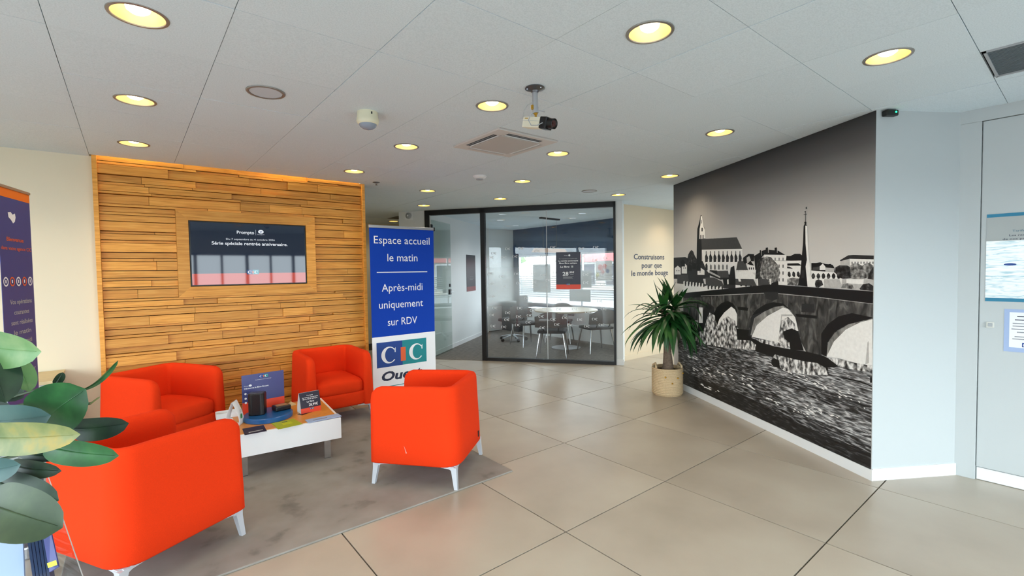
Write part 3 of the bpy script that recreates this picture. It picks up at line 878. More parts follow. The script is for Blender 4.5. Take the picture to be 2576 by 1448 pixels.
 ('leaf', [(2.0,1.408),(2.066,1.42),(2.155,1.41),(2.136,1.351),(2.0,1.355)]),
 ('leafd', [(1.594,1.502),(1.618,1.577),(1.667,1.6),(1.703,1.603),(1.716,1.404),(1.582,1.402)]),
 ('leaf', [(1.691,1.599),(1.739,1.61),(1.797,1.6),(1.831,1.572),(1.876,1.539),(1.898,1.5),(1.914,1.461),(1.898,1.415),(1.877,1.375),(1.787,1.365),(1.681,1.404),(1.644,1.436),(1.656,1.502)]),
 ('grey2', [(0.093,1.425),(0.348,1.438),(0.675,1.404),(0.711,1.33),(1.078,1.33),(1.078,1.293),(0.093,1.314)]),
 ('dark', [(0.348,1.432),(0.369,1.454),(0.675,1.414),(0.693,1.339),(0.389,1.322)]),
 ('grey2', [(0.729,1.405),(0.901,1.407),(1.047,1.366),(1.078,1.321),(0.746,1.301)]),
 ('white', [(0.048,1.324),(0.729,1.31),(1.078,1.297),(1.078,1.265),(0.244,1.201),(0.0,1.181)]),
 ('white', [(0.244,1.35),(0.278,1.358),(0.278,1.292),(0.244,1.291)]),
 ('black', [(0.28,1.346),(0.311,1.346),(0.307,1.298),(0.282,1.297)]),
 ('white', [(0.317,1.348),(0.35,1.355),(0.35,1.292),(0.317,1.291)]),
 ('black', [(0.352,1.343),(0.383,1.344),(0.378,1.298),(0.354,1.297)]),
 ('white', [(0.389,1.345),(0.421,1.352),(0.42,1.292),(0.388,1.291)]),
 ('black', [(0.422,1.34),(0.452,1.341),(0.448,1.298),(0.424,1.297)]),
 ('white', [(0.458,1.342),(0.489,1.349),(0.489,1.292),(0.458,1.291)]),
 ('black', [(0.491,1.338),(0.52,1.338),(0.516,1.298),(0.493,1.297)]),
 ('white', [(0.526,1.34),(0.556,1.346),(0.556,1.292),(0.526,1.291)]),
 ('black', [(0.558,1.335),(0.586,1.336),(0.583,1.298),(0.56,1.297)]),
 ('white', [(0.592,1.337),(0.622,1.344),(0.622,1.292),(0.592,1.291)]),
 ('black', [(0.624,1.333),(0.651,1.333),(0.647,1.298),(0.625,1.297)]),
 ('white', [(0.657,1.334),(0.686,1.341),(0.686,1.292),(0.657,1.291)]),
 ('black', [(0.687,1.33),(0.714,1.331),(0.711,1.298),(0.689,1.297)]),
 ('white', [(0.746,1.313),(0.773,1.318),(0.773,1.272),(0.746,1.271)]),
 ('black', [(0.775,1.312),(0.802,1.312),(0.799,1.275),(0.778,1.274)]),
 ('white', [(0.816,1.312),(0.842,1.317),(0.842,1.275),(0.816,1.274)]),
 ('black', [(0.844,1.311),(0.871,1.312),(0.867,1.278),(0.847,1.277)]),
 ('white', [(0.884,1.311),(0.909,1.316),(0.909,1.277),(0.884,1.276)]),
 ('black', [(0.911,1.31),(0.937,1.311),(0.934,1.28),(0.914,1.279)]),
 ('white', [(0.95,1.31),(0.975,1.315),(0.975,1.28),(0.95,1.279)]),
 ('black', [(0.976,1.309),(1.002,1.31),(0.999,1.282),(0.98,1.282)]),
 ('white', [(1.015,1.309),(1.039,1.314),(1.039,1.282),(1.015,1.281)]),
 ('black', [(1.04,1.308),(1.066,1.309),(1.062,1.285),(1.044,1.284)]),
 ('black', [(0.816,1.489),(0.95,1.484),(1.078,1.451),(1.184,1.442),(1.199,1.514),(1.257,1.532),(1.279,1.398),(1.015,1.385),(0.816,1.43)]),
 ('grey2', [(0.958,1.479),(1.154,1.483),(1.169,1.41),(0.975,1.403)]),
 ('lgrey', [(0.799,1.459),(0.833,1.474),(1.015,1.418),(1.015,1.403)]),
 ('black', [(1.062,1.395),(1.279,1.398),(1.28,1.331),(1.078,1.325)]),
 ('white', [(1.139,1.387),(1.162,1.392),(1.165,1.341),(1.142,1.339)]),
 ('dark', [(1.078,1.33),(1.28,1.335),(1.28,1.3),(1.078,1.293)]),
 ('grey2', [(1.279,1.398),(1.557,1.398),(1.607,1.332),(1.28,1.335)]),
 ('white', [(1.322,1.398),(1.35,1.412),(1.371,1.373),(1.332,1.372)]),
 ('white', [(1.28,1.335),(1.595,1.331),(1.657,1.341),(1.657,1.304),(1.28,1.291)]),
 ('dark', [(1.357,1.341),(1.385,1.342),(1.385,1.325),(1.357,1.324)]),
 ('dark', [(1.432,1.339),(1.459,1.34),(1.459,1.325),(1.433,1.324)]),
 ('dark', [(1.505,1.338),(1.531,1.339),(1.531,1.324),(1.505,1.324)]),
 ('dark', [(1.576,1.337),(1.601,1.337),(1.601,1.324),(1.576,1.323)]),
 ('grey2', [(1.619,1.403),(1.752,1.401),(1.787,1.353),(1.62,1.34)]),
 ('white', [(1.607,1.403),(1.619,1.407),(1.626,1.336),(1.61,1.336)]),
 ('black', [(1.798,1.365),(1.888,1.387),(1.894,1.348),(1.798,1.349)]),
 ('white', [(1.775,1.405),(1.798,1.405),(1.804,1.358),(1.787,1.357)]),
 ('black', [(2.266,1.54),(2.311,1.539),(2.355,1.544),(2.406,1.53),(2.473,1.523),(2.489,1.502),(2.498,1.462),(2.267,1.469)]),
 ('white', [(2.351,1.511),(2.381,1.534),(2.406,1.51),(2.407,1.483),(2.351,1.483)]),
 ('grey2', [(2.284,1.504),(2.346,1.511),(2.351,1.483),(2.276,1.483)]),
 ('lgrey', [(2.406,1.503),(2.489,1.496),(2.489,1.462),(2.407,1.462)]),
 ('black', [(2.41,1.524),(2.456,1.53),(2.485,1.496),(2.415,1.502)]),
 ('white', [(2.266,1.48),(2.561,1.459),(2.569,1.41),(2.562,1.351),(2.268,1.348)]),
 ('leafd', [(2.267,1.433),(2.274,1.451),(2.287,1.458),(2.301,1.449),(2.307,1.43),(2.294,1.412),(2.278,1.412)]),
 ('leafd', [(2.319,1.434),(2.326,1.451),(2.338,1.458),(2.352,1.449),(2.358,1.431),(2.346,1.413),(2.33,1.413)]),
 ('leafd', [(2.37,1.434),(2.376,1.452),(2.388,1.459),(2.402,1.45),(2.407,1.431),(2.396,1.414),(2.38,1.414)]),
 ('leafd', [(2.419,1.435),(2.426,1.452),(2.437,1.459),(2.45,1.45),(2.456,1.432),(2.444,1.415),(2.429,1.414)]),
 ('leafd', [(2.467,1.435),(2.473,1.452),(2.485,1.459),(2.498,1.45),(2.503,1.432),(2.492,1.415),(2.477,1.415)]),
 ('leafd', [(2.514,1.436),(2.52,1.452),(2.531,1.459),(2.544,1.45),(2.549,1.433),(2.538,1.416),(2.524,1.416)]),
 ('leafd', [(2.304,1.37),(2.312,1.399),(2.339,1.41),(2.373,1.4),(2.387,1.366),(2.339,1.343),(2.313,1.346)]),
 ('lgrey', [(2.395,1.41),(2.538,1.413),(2.562,1.364),(2.558,1.344),(2.396,1.342)]),
 ('dark', [(2.54,1.555),(2.613,1.59),(2.657,1.591),(2.819,1.581),(2.819,1.555),(2.628,1.564),(2.548,1.548)]),
 ('lgrey', [(2.544,1.548),(2.628,1.565),(2.629,1.514),(2.545,1.515)]),
 ('white', [(2.628,1.564),(2.819,1.555),(2.819,1.511),(2.629,1.514)]),
 ('grey2', [(2.643,1.542),(2.651,1.542),(2.651,1.526),(2.643,1.526)]),
 ('grey2', [(2.668,1.542),(2.675,1.542),(2.676,1.526),(2.668,1.526)]),
 ('grey2', [(2.693,1.541),(2.7,1.541),(2.7,1.525),(2.693,1.526)]),
 ('grey2', [(2.717,1.541),(2.724,1.541),(2.724,1.525),(2.717,1.525)]),
 ('grey2', [(2.741,1.54),(2.748,1.54),(2.748,1.525),(2.741,1.525)]),
 ('grey2', [(2.765,1.54),(2.772,1.54),(2.772,1.524),(2.765,1.524)]),
 ('grey2', [(2.788,1.539),(2.795,1.539),(2.795,1.524),(2.788,1.524)]),
 ('grey2', [(2.811,1.539),(2.818,1.539),(2.818,1.523),(2.811,1.524)]),
 ('leafd', [(2.498,1.462),(2.501,1.502),(2.537,1.518),(2.606,1.515),(2.636,1.501),(2.645,1.424),(2.569,1.416),(2.538,1.426)]),
 ('leaf', [(2.63,1.443),(2.632,1.514),(2.651,1.529),(2.694,1.529),(2.73,1.512),(2.751,1.525),(2.785,1.533),(2.816,1.511),(2.819,1.481),(2.787,1.432),(2.717,1.412),(2.645,1.417)]),
 ('leafd', [(2.773,1.419),(2.793,1.469),(2.819,1.505),(2.819,1.414)]),
 ('lgrey', [(2.561,1.413),(2.819,1.414),(2.819,1.332),(2.554,1.34)]),
 ('white', [(2.6,1.414),(2.745,1.416),(2.742,1.381),(2.6,1.384)]),
 ('leaf', [(2.554,1.35),(2.57,1.377),(2.615,1.385),(2.653,1.373),(2.668,1.341)]),
 ('leafd', [(2.711,1.349),(2.739,1.381),(2.787,1.389),(2.819,1.371),(2.819,1.335),(2.718,1.34)]),
 ('black', [(2.124,1.355),(2.136,1.41),(2.15,1.454),(2.163,1.585),(2.176,1.701),(2.182,1.845),(2.198,1.869),(2.217,1.842),(2.231,1.347)]),
 ('white', [(2.2,1.847),(2.221,1.841),(2.229,1.698),(2.243,1.569),(2.255,1.519),(2.26,1.448),(2.276,1.412),(2.299,1.349),(2.229,1.347),(2.206,1.512),(2.22,1.569),(2.204,1.699)]),
 ('dark', [(2.164,1.483),(2.192,1.483),(2.193,1.418),(2.162,1.418)]),
 ('black', [(2.188,1.873),(2.193,1.88),(2.207,1.878),(2.212,1.867),(2.2,1.854)]),
 ('black', [(2.197,1.965),(2.201,1.965),(2.203,1.877),(2.198,1.878)]),
 ('black', [(2.181,1.94),(2.216,1.942),(2.216,1.937),(2.181,1.936)]),
 ('black', [(2.188,1.963),(2.206,1.964),(2.206,1.961),(2.188,1.96)]),
 ('black', [(2.202,1.993),(2.213,2.0),(2.214,1.98),(2.204,1.983)]),
 ('water', [(0.12,0.626),(0.437,0.67),(1.868,0.729),(2.819,0.784),(2.819,0.08),(0.118,0.08)]),
 ('wlight', [(1.429,0.641),(1.806,0.696),(1.945,0.603),(2.441,0.667),(2.819,0.674),(2.819,0.529),(2.628,0.546),(2.347,0.53),(2.088,0.549),(1.71,0.555)]),
 ('wlight', [(1.644,0.449),(2.019,0.47),(2.408,0.44),(2.63,0.438),(2.818,0.407),(2.819,0.254),(2.579,0.276),(2.288,0.278),(1.991,0.325)]),
 ('wdark', [(0.149,0.232),(0.57,0.233),(1.541,0.236),(2.16,0.187),(2.819,0.194),(2.819,0.08),(0.148,0.08)]),
 ('stone', [(0.244,1.207),(1.17,1.296),(1.705,1.347),(1.821,1.355),(2.322,1.343),(2.819,1.333),(2.819,0.932),(2.326,0.921),(1.455,0.925),(0.243,0.894)]),
 ('black', [(0.244,1.207),(1.17,1.296),(1.705,1.347),(1.821,1.355),(2.322,1.343),(2.819,1.333),(2.819,1.247),(2.323,1.273),(1.889,1.282),(1.705,1.274),(1.17,1.227),(0.487,1.163),(0.244,1.144)]),
 ('lgrey', [(0.638,1.194),(1.17,1.234),(1.705,1.274),(1.705,1.269),(1.17,1.228),(0.638,1.188)]),
 ('lgrey', [(1.889,1.278),(2.323,1.269),(2.819,1.248),(2.819,1.245),(2.323,1.265),(1.889,1.273)]),
 ('dark', [(1.711,1.282),(1.894,1.29),(1.884,1.227),(1.822,1.207),(1.73,1.222)]),
 ('dark', [(0.771,1.127),(0.9,1.082),(0.935,0.899),(1.275,0.751),(0.57,0.661),(0.584,0.945),(0.697,1.039)]),
 ('white', [(0.602,1.057),(0.678,1.062),(0.678,0.885),(0.596,0.876)]),
 ('black', [(0.889,0.841),(0.907,1.016),(0.957,1.086),(1.045,1.138),(1.152,1.166),(1.244,1.144),(1.303,1.087),(1.314,0.916),(1.235,0.745),(0.98,0.799)]),
 ('white', [(0.953,0.868),(1.002,0.959),(1.089,1.038),(1.213,1.111),(1.274,1.085),(1.307,1.038),(1.308,0.928),(1.194,0.858),(1.024,0.85)]),
 ('stone', [(1.313,1.088),(1.5,1.079),(1.493,0.854),(1.352,0.884),(1.314,0.904)]),
 ('black', [(1.313,1.118),(1.482,1.119),(1.473,1.088),(1.323,1.088)]),
 ('black', [(1.274,0.893),(1.501,0.902),(1.538,0.824),(1.275,0.775)]),
 ('dark', [(1.487,0.847),(1.519,1.022),(1.606,1.111),(1.723,1.17),(1.834,1.196),(1.955,1.191),(2.041,1.145),(2.111,1.079),(2.136,0.969),(2.086,0.819),(1.928,0.815),(1.537,0.836)]),
 ('black', [(1.536,1.047),(1.606,1.111),(1.723,1.17),(1.834,1.196),(1.955,1.191),(2.041,1.145),(1.955,1.17),(1.85,1.157),(1.707,1.102)]),
 ('lstone', [(1.519,0.857),(1.572,1.027),(1.707,1.098),(1.85,1.154),(1.955,1.172),(2.041,1.139),(2.097,1.088),(1.955,1.154),(1.756,1.067),(1.607,0.961),(1.546,0.855)]),
 ('white', [(1.534,0.842),(1.607,0.961),(1.756,1.065),(1.955,1.157),(2.013,1.148),(2.097,1.083),(2.133,0.974),(2.098,0.965),(2.044,0.822),(1.867,0.838),(1.789,0.84)]),
 ('lgrey', [(1.933,1.094),(2.062,1.105),(2.069,1.094),(1.941,1.079),(1.905,0.854),(1.895,0.855)]),
 ('bush', [(1.934,1.04),(2.013,1.08),(2.098,1.026),(2.098,0.965),(2.029,0.893),(2.016,0.818),(1.913,0.845),(1.905,0.919)]),
 ('black', [(1.957,0.947),(2.056,0.985),(2.132,0.969),(2.166,0.882),(2.193,0.816),(2.044,0.801),(2.029,0.862),(1.972,0.885)]),
 ('stone', [(2.132,1.01),(2.39,1.011),(2.38,0.808),(2.219,0.81),(2.166,0.882)]),
 ('black', [(2.097,1.114),(2.329,1.119),(2.329,1.095),(2.117,1.09)]),
 ('dark', [(2.17,1.205),(2.297,1.209),(2.304,1.141),(2.164,1.135)]),
 ('black', [(2.373,0.98),(2.436,1.063),(2.536,1.134),(2.651,1.168),(2.816,1.151),(2.817,1.088),(2.621,1.084),(2.493,1.005),(2.438,0.922),(2.427,0.807),(2.374,0.817)]),
 ('lstone', [(2.427,0.816),(2.443,0.923),(2.499,1.001),(2.621,1.082),(2.816,1.145),(2.818,1.004),(2.516,0.934)]),
 ('white', [(2.427,0.807),(2.494,0.935),(2.601,1.041),(2.722,1.108),(2.817,1.139),(2.819,0.818),(2.726,0.803),(2.54,0.818)]),
 ('lgrey', [(2.781,0.973),(2.789,0.983),(2.795,0.83),(2.765,0.811)]),
 ('black', [(1.275,0.788),(1.537,0.83),(1.821,0.798),(2.016,0.802),(2.206,0.813),(2.392,0.81),(2.462,0.794),(2.54,0.758),(2.44,0.705),(2.259,0.717),(1.929,0.697),(1.822,0.699),(1.573,0.713),(1.275,0.713)]),
 ('bush', [(0.451,0.738),(0.697,0.797),(0.771,0.949),(0.819,1.015),(0.923,0.991),(0.957,0.875),(1.089,0.98),(1.152,1.005),(1.274,0.973),(1.304,0.841),(1.314,0.781),(1.52,0.804),(1.599,0.775),(1.591,0.722),(1.429,0.701),(1.194,0.682),(1.024,0.661),(0.771,0.649),(0.451,0.658)]),
 ('bush', [(1.573,0.829),(1.709,0.837),(1.867,0.843),(2.015,0.828),(2.016,0.807),(1.868,0.803),(1.676,0.804)]),
 ('bush', [(1.81,0.675),(1.853,0.726),(1.944,0.726),(2.087,0.726),(2.22,0.73),(2.333,0.741),(2.417,0.719),(2.441,0.667),(2.26,0.628),(2.017,0.602),(1.869,0.609),(1.815,0.62)]),
 ('black', [(1.81,0.669),(1.845,0.692),(1.907,0.682),(1.922,0.614),(1.838,0.614),(1.81,0.63)]),
 ('bush', [(2.439,0.8),(2.54,0.813),(2.686,0.809),(2.817,0.813),(2.817,0.766),(2.687,0.756),(2.54,0.754)]),
 ('wlight', [(2.44,0.724),(2.54,0.749),(2.687,0.752),(2.817,0.758),(2.818,0.673),(2.627,0.672),(2.452,0.679)]),
 ('black', [(2.452,0.679),(2.627,0.672),(2.728,0.677),(2.819,0.664),(2.818,0.673),(2.728,0.686),(2.627,0.682)]),
 ('black', [(2.804,0.729),(2.818,0.732),(2.818,0.694),(2.804,0.691)]),
 ('white', [(0.407,0.448),(0.441,0.45),(0.474,0.445),(0.451,0.441)]),
 ('white', [(0.481,0.445),(0.536,0.45),(0.59,0.441),(0.552,0.432)]),
 ('white', [(0.404,0.461),(0.444,0.464),(0.483,0.459),(0.456,0.453)]),
 ('white', [(0.435,0.447),(0.461,0.454),(0.486,0.445),(0.468,0.436)]),
 ('white', [(0.479,0.468),(0.529,0.47),(0.579,0.464),(0.544,0.459)]),
 ('white', [(0.33,0.441),(0.38,0.447),(0.429,0.438),(0.394,0.429)]),
 ('white', [(0.428,0.455),(0.47,0.461),(0.512,0.452),(0.483,0.445)]),
 ('white', [(0.329,0.457),(0.367,0.459),(0.405,0.454),(0.379,0.45)]),
 ('white', [(0.879,0.328),(0.913,0.332),(0.947,0.327),(0.923,0.321)]),
 ('white', [(0.76,0.329),(0.809,0.336),(0.856,0.328),(0.823,0.319)]),
 ('white', [(0.443,0.326),(0.485,0.331),(0.527,0.325),(0.498,0.318)]),
 ('white', [(0.667,0.308),(0.715,0.31),(0.761,0.307),(0.729,0.302)]),
 ('white', [(0.819,0.31),(0.844,0.315),(0.869,0.309),(0.852,0.303)]),
 ('white', [(0.447,0.322),(0.506,0.325),(0.564,0.321),(0.524,0.315)]),
 ('white', [(0.516,0.318),(0.558,0.321),(0.6,0.317),(0.571,0.311)]),
 ('white', [(0.457,0.302),(0.487,0.308),(0.516,0.302),(0.496,0.295)]),
 ('white', [(0.687,0.324),(0.704,0.328),(0.722,0.324),(0.709,0.319)]),
 ('white', [(0.642,0.344),(0.667,0.348),(0.691,0.343),(0.674,0.338)]),
 ('white', [(1.042,0.374),(1.056,0.38),(1.071,0.373),(1.061,0.367)]),
 ('white', [(1.176,0.401),(1.213,0.407),(1.249,0.399),(1.224,0.39)]),
 ('white', [(1.046,0.385),(1.092,0.391),(1.138,0.383),(1.106,0.375)]),
 ('white', [(0.729,0.381),(0.768,0.387),(0.806,0.379),(0.779,0.371)]),
 ('white', [(0.954,0.382),(0.983,0.385),(1.012,0.38),(0.992,0.376)]),
 ('white', [(0.758,0.374),(0.785,0.376),(0.812,0.373),(0.794,0.369)]),
 ('white', [(1.027,0.385),(1.067,0.389),(1.107,0.383),(1.079,0.377)]),
 ('white', [(0.941,0.385),(0.99,0.388),(1.038,0.382),(1.005,0.376)]),
 ('white', [(0.998,0.384),(1.013,0.387),(1.028,0.384),(1.018,0.38)]),
 ('white', [(0.96,0.397),(0.975,0.402),(0.99,0.396),(0.979,0.39)]),
 ('white', [(1.38,0.395),(1.395,0.399),(1.41,0.394),(1.4,0.388)]),
 ('white', [(1.368,0.439),(1.41,0.442),(1.451,0.435),(1.422,0.43)]),
 ('white', [(1.386,0.418),(1.399,0.422),(1.411,0.417),(1.402,0.413)]),
 ('white', [(1.358,0.409),(1.395,0.412),(1.431,0.406),(1.406,0.401)]),
 ('white', [(1.458,0.423),(1.477,0.426),(1.495,0.422),(1.482,0.418)]),
 ('white', [(1.404,0.408),(1.419,0.41),(1.435,0.407),(1.424,0.404)]),
 ('white', [(1.482,0.429),(1.521,0.431),(1.56,0.426),(1.533,0.42)]),
 ('white', [(1.49,0.431),(1.524,0.435),(1.557,0.428),(1.534,0.422)]),
 ('white', [(0.694,0.153),(0.717,0.161),(0.74,0.154),(0.724,0.145)]),
 ('white', [(0.959,0.176),(0.985,0.183),(1.01,0.177),(0.993,0.169)]),
 ('white', [(0.778,0.176),(0.824,0.182),(0.869,0.177),(0.837,0.169)]),
 ('white', [(0.639,0.174),(0.665,0.183),(0.691,0.175),(0.673,0.166)]),
 ('white', [(0.765,0.155),(0.817,0.164),(0.867,0.157),(0.832,0.146)]),
 ('white', [(0.703,0.157),(0.753,0.162),(0.802,0.159),(0.768,0.153)]),
 ('white', [(0.926,0.16),(0.942,0.163),(0.958,0.16),(0.947,0.156)]),
 ('white', [(0.619,0.169),(0.665,0.178),(0.71,0.17),(0.678,0.16)]),
 ('white', [(0.722,0.152),(0.773,0.156),(0.823,0.154),(0.788,0.148)]),
 ('white', [(1.839,0.299),(1.868,0.304),(1.897,0.298),(1.877,0.291)]),
 ('white', [(1.88,0.305),(1.91,0.307),(1.94,0.304),(1.92,0.299)]),
 ('white', [(1.775,0.306),(1.807,0.312),(1.839,0.305),(1.817,0.298)]),
 ('white', [(1.734,0.294),(1.745,0.296),(1.755,0.294),(1.748,0.291)]),
 ('white', [(1.732,0.306),(1.764,0.31),(1.796,0.305),(1.774,0.298)]),
 ('white', [(1.86,0.284),(1.888,0.288),(1.916,0.284),(1.896,0.278)]),
 ('white', [(1.956,0.29),(1.984,0.292),(2.012,0.289),(1.993,0.285)]),
 ('white', [(1.735,0.3),(1.766,0.304),(1.796,0.3),(1.775,0.294)]),
 ('white', [(2.275,0.571),(2.302,0.571),(2.328,0.567),(2.31,0.564)]),
 ('white', [(2.401,0.562),(2.425,0.564),(2.448,0.558),(2.432,0.554)]),
 ('white', [(1.993,0.604),(2.019,0.604),(2.045,0.599),(2.027,0.597)]),
 ('white', [(2.338,0.584),(2.351,0.588),(2.364,0.582),(2.355,0.576)]),
 ('white', [(2.042,0.598),(2.054,0.603),(2.067,0.596),(2.058,0.591)]),
 ('white', [(2.303,0.576),(2.32,0.578),(2.337,0.573),(2.325,0.57)]),
 ('white', [(1.948,0.625),(1.974,0.625),(1.999,0.621),(1.982,0.619)]),
 ('white', [(2.201,0.579),(2.219,0.582),(2.237,0.576),(2.224,0.571)]),
 ('white', [(2.217,0.591),(2.23,0.595),(2.243,0.588),(2.234,0.583)]),
 ('white', [(2.104,0.586),(2.133,0.588),(2.163,0.581),(2.142,0.576)]),
 ('white', [(2.185,0.609),(2.199,0.614),(2.214,0.607),(2.204,0.601)]),
 ('white', [(1.948,0.613),(1.964,0.617),(1.98,0.61),(1.969,0.604)]),
 ('white', [(2.274,0.367),(2.291,0.369),(2.307,0.366),(2.296,0.363)]),
 ('white', [(2.26,0.357),(2.281,0.359),(2.302,0.356),(2.288,0.353)]),
 ('white', [(2.276,0.326),(2.3,0.329),(2.323,0.326),(2.307,0.322)]),
 ('white', [(2.296,0.346),(2.314,0.349),(2.333,0.345),(2.32,0.341)]),
 ('white', [(2.243,0.342),(2.259,0.348),(2.275,0.342),(2.264,0.335)]),
 ('white', [(2.293,0.3),(2.307,0.303),(2.321,0.3),(2.311,0.296)]),
 ('white', [(2.259,0.333),(2.285,0.338),(2.312,0.332),(2.293,0.326)]),
 ('white', [(2.277,0.376),(2.304,0.378),(2.33,0.374),(2.312,0.371)]),
 ('white', [(2.204,0.351),(2.223,0.356),(2.243,0.35),(2.229,0.343)]),
 ('white', [(2.273,0.399),(2.283,0.403),(2.293,0.398),(2.286,0.393)]),
 ('white', [(2.216,0.373),(2.237,0.377),(2.257,0.371),(2.243,0.365)]),
 ('white', [(2.222,0.281),(2.238,0.285),(2.254,0.281),(2.243,0.275)]),
 ('white', [(2.323,0.355),(2.337,0.357),(2.35,0.354),(2.341,0.351)]),
 ('white', [(2.214,0.304),(2.242,0.309),(2.27,0.303),(2.251,0.296)]),
 ('white', [(2.209,0.321),(2.234,0.324),(2.258,0.32),(2.241,0.316)]),
 ('white', [(2.257,0.332),(2.268,0.336),(2.28,0.332),(2.272,0.327)]),
 ('white', [(2.082,0.301),(2.098,0.307),(2.114,0.301),(2.103,0.294)]),
 ('white', [(2.091,0.296),(2.101,0.302),(2.111,0.296),(2.104,0.289)]),
 ('white', [(2.187,0.292),(2.208,0.295),(2.228,0.291),(2.214,0.287)]),
 ('white', [(2.132,0.29),(2.144,0.295),(2.157,0.289),(2.148,0.283)]),
 ('white', [(2.162,0.298),(2.173,0.301),(2.184,0.298),(2.176,0.294)]),
 ('white', [(2.076,0.279),(2.088,0.284),(2.1,0.279),(2.091,0.273)]),
 ('white', [(2.352,0.371),(2.378,0.373),(2.403,0.37),(2.385,0.366)]),
 ('white', [(2.368,0.363),(2.377,0.364),(2.386,0.362),(2.38,0.36)]),
 ('white', [(2.374,0.358),(2.382,0.364),(2.391,0.358),(2.385,0.351)]),
 ('white', [(2.358,0.346),(2.378,0.351),(2.399,0.345),(2.384,0.34)]),
 ('white', [(2.341,0.379),(2.365,0.383),(2.389,0.377),(2.373,0.371)]),
 ('white', [(2.343,0.367),(2.365,0.371),(2.386,0.366),(2.371,0.361)]),
 ('white', [(2.471,0.368),(2.493,0.371),(2.514,0.366),(2.499,0.362)]),
 ('white', [(2.508,0.364),(2.53,0.366),(2.552,0.362),(2.537,0.359)]),
 ('white', [(2.45,0.361),(2.472,0.364),(2.495,0.36),(2.479,0.356)]),
 ('white', [(2.478,0.362),(2.485,0.367),(2.493,0.362),(2.488,0.356)]),
 ('white', [(2.585,0.36),(2.594,0.362),(2.603,0.359),(2.597,0.357)]),
 ('white', [(2.537,0.376),(2.548,0.379),(2.558,0.375),(2.551,0.371)]),
 ('white', [(2.304,0.573),(2.315,0.577),(2.326,0.571),(2.319,0.566)]),
 ('white', [(2.58,0.548),(2.602,0.551),(2.624,0.544),(2.609,0.539)]),
 ('white', [(2.308,0.562),(2.332,0.564),(2.355,0.558),(2.339,0.554)]),
 ('white', [(2.539,0.544),(2.561,0.545),(2.584,0.54),(2.568,0.537)]),
 ('white', [(2.324,0.59),(2.343,0.59),(2.362,0.586),(2.349,0.584)]),
 ('white', [(2.393,0.572),(2.417,0.574),(2.44,0.568),(2.424,0.563)]),
 ('white', [(2.376,0.549),(2.395,0.551),(2.414,0.546),(2.401,0.543)]),
 ('white', [(2.537,0.569),(2.559,0.572),(2.581,0.565),(2.566,0.56)]),
 ('white', [(2.367,0.581),(2.386,0.584),(2.404,0.578),(2.392,0.574)]),
 ('white', [(2.54,0.553),(2.548,0.556),(2.556,0.551),(2.55,0.547)]),
 ('white', [(1.223,0.365),(1.255,0.368),(1.286,0.363),(1.264,0.359)]),
 ('white', [(1.532,0.345),(1.565,0.351),(1.597,0.344),(1.575,0.336)]),
 ('white', [(1.465,0.368),(1.505,0.373),(1.544,0.366),(1.516,0.358)]),
 ('white', [(1.496,0.355),(1.531,0.36),(1.566,0.354),(1.541,0.347)]),
 ('white', [(1.478,0.359),(1.51,0.361),(1.542,0.358),(1.52,0.354)]),
 ('white', [(1.396,0.357),(1.418,0.363),(1.44,0.356),(1.425,0.349)]),
 ('white', [(1.517,0.398),(1.536,0.402),(1.555,0.397),(1.542,0.392)]),
 ('white', [(1.472,0.36),(1.495,0.367),(1.518,0.359),(1.502,0.351)]),
 ('white', [(2.623,0.6),(2.634,0.603),(2.645,0.598),(2.637,0.593)]),
 ('white', [(2.661,0.583),(2.674,0.584),(2.687,0.58),(2.678,0.578)]),
 ('white', [(2.819,0.517),(2.819,0.518),(2.819,0.514),(2.819,0.511)]),
 ('white', [(2.616,0.574),(2.632,0.578),(2.649,0.571),(2.638,0.567)]),
 ('white', [(2.541,0.52),(2.552,0.523),(2.563,0.518),(2.555,0.514)]),
 ('white', [(2.711,0.533),(2.722,0.538),(2.732,0.532),(2.725,0.527)]),
 ('white', [(2.758,0.5),(2.765,0.505),(2.772,0.499),(2.767,0.494)]),
 ('white', [(2.646,0.534),(2.656,0.538),(2.665,0.532),(2.659,0.527)]),
 ('white', [(2.478,0.612),(2.494,0.613),(2.51,0.609),(2.499,0.607)]),
 ('white', [(2.529,0.53),(2.553,0.53),(2.576,0.526),(2.56,0.523)]),
]

mats = ['mural_sky'] + ['mural_'+k for k in ('black', 'dark', 'grey2', 'mid', 'lgrey', 'white', 'stone', 'lstone', 'leaf', 'leafd', 'bush', 'water', 'wlight', 'wdark')]
ML = (M1-M0).length
mb = MB(); mb.box(0, ML, -.0012, 0, .08, 2.572, 0)
for q, (m_, poly) in enumerate(MURAL):
    y = .00035 + .000018*q
    area = sum(poly[i][0]*poly[(i+1) % len(poly)][1] - poly[(i+1) % len(poly)][0]*poly[i][1] for i in range(len(poly)))
    if area > 0:
        poly = poly[::-1]
    mb.add([(s, y, z_) for s, z_ in poly], [tuple(range(len(poly)))], mats.index('mural_'+m_))
mu = mb.build('photo_mural', mats)
ang = math.atan2(md.y, md.x)
# the local +y of the print has to point into the hall
ly = Vector((-math.sin(ang), math.cos(ang)))
if ly.dot(mn) < 0:
    for v in mu.data.vertices:
        v.co.y = -v.co.y
mu.location = (M0.x + mn.x*.0035, M0.y + mn.y*.0035, 0); mu.rotation_euler[2] = ang
tag(mu, 'floor to ceiling black and white photo mural of a river, stone bridge and cathedral', 'mural')

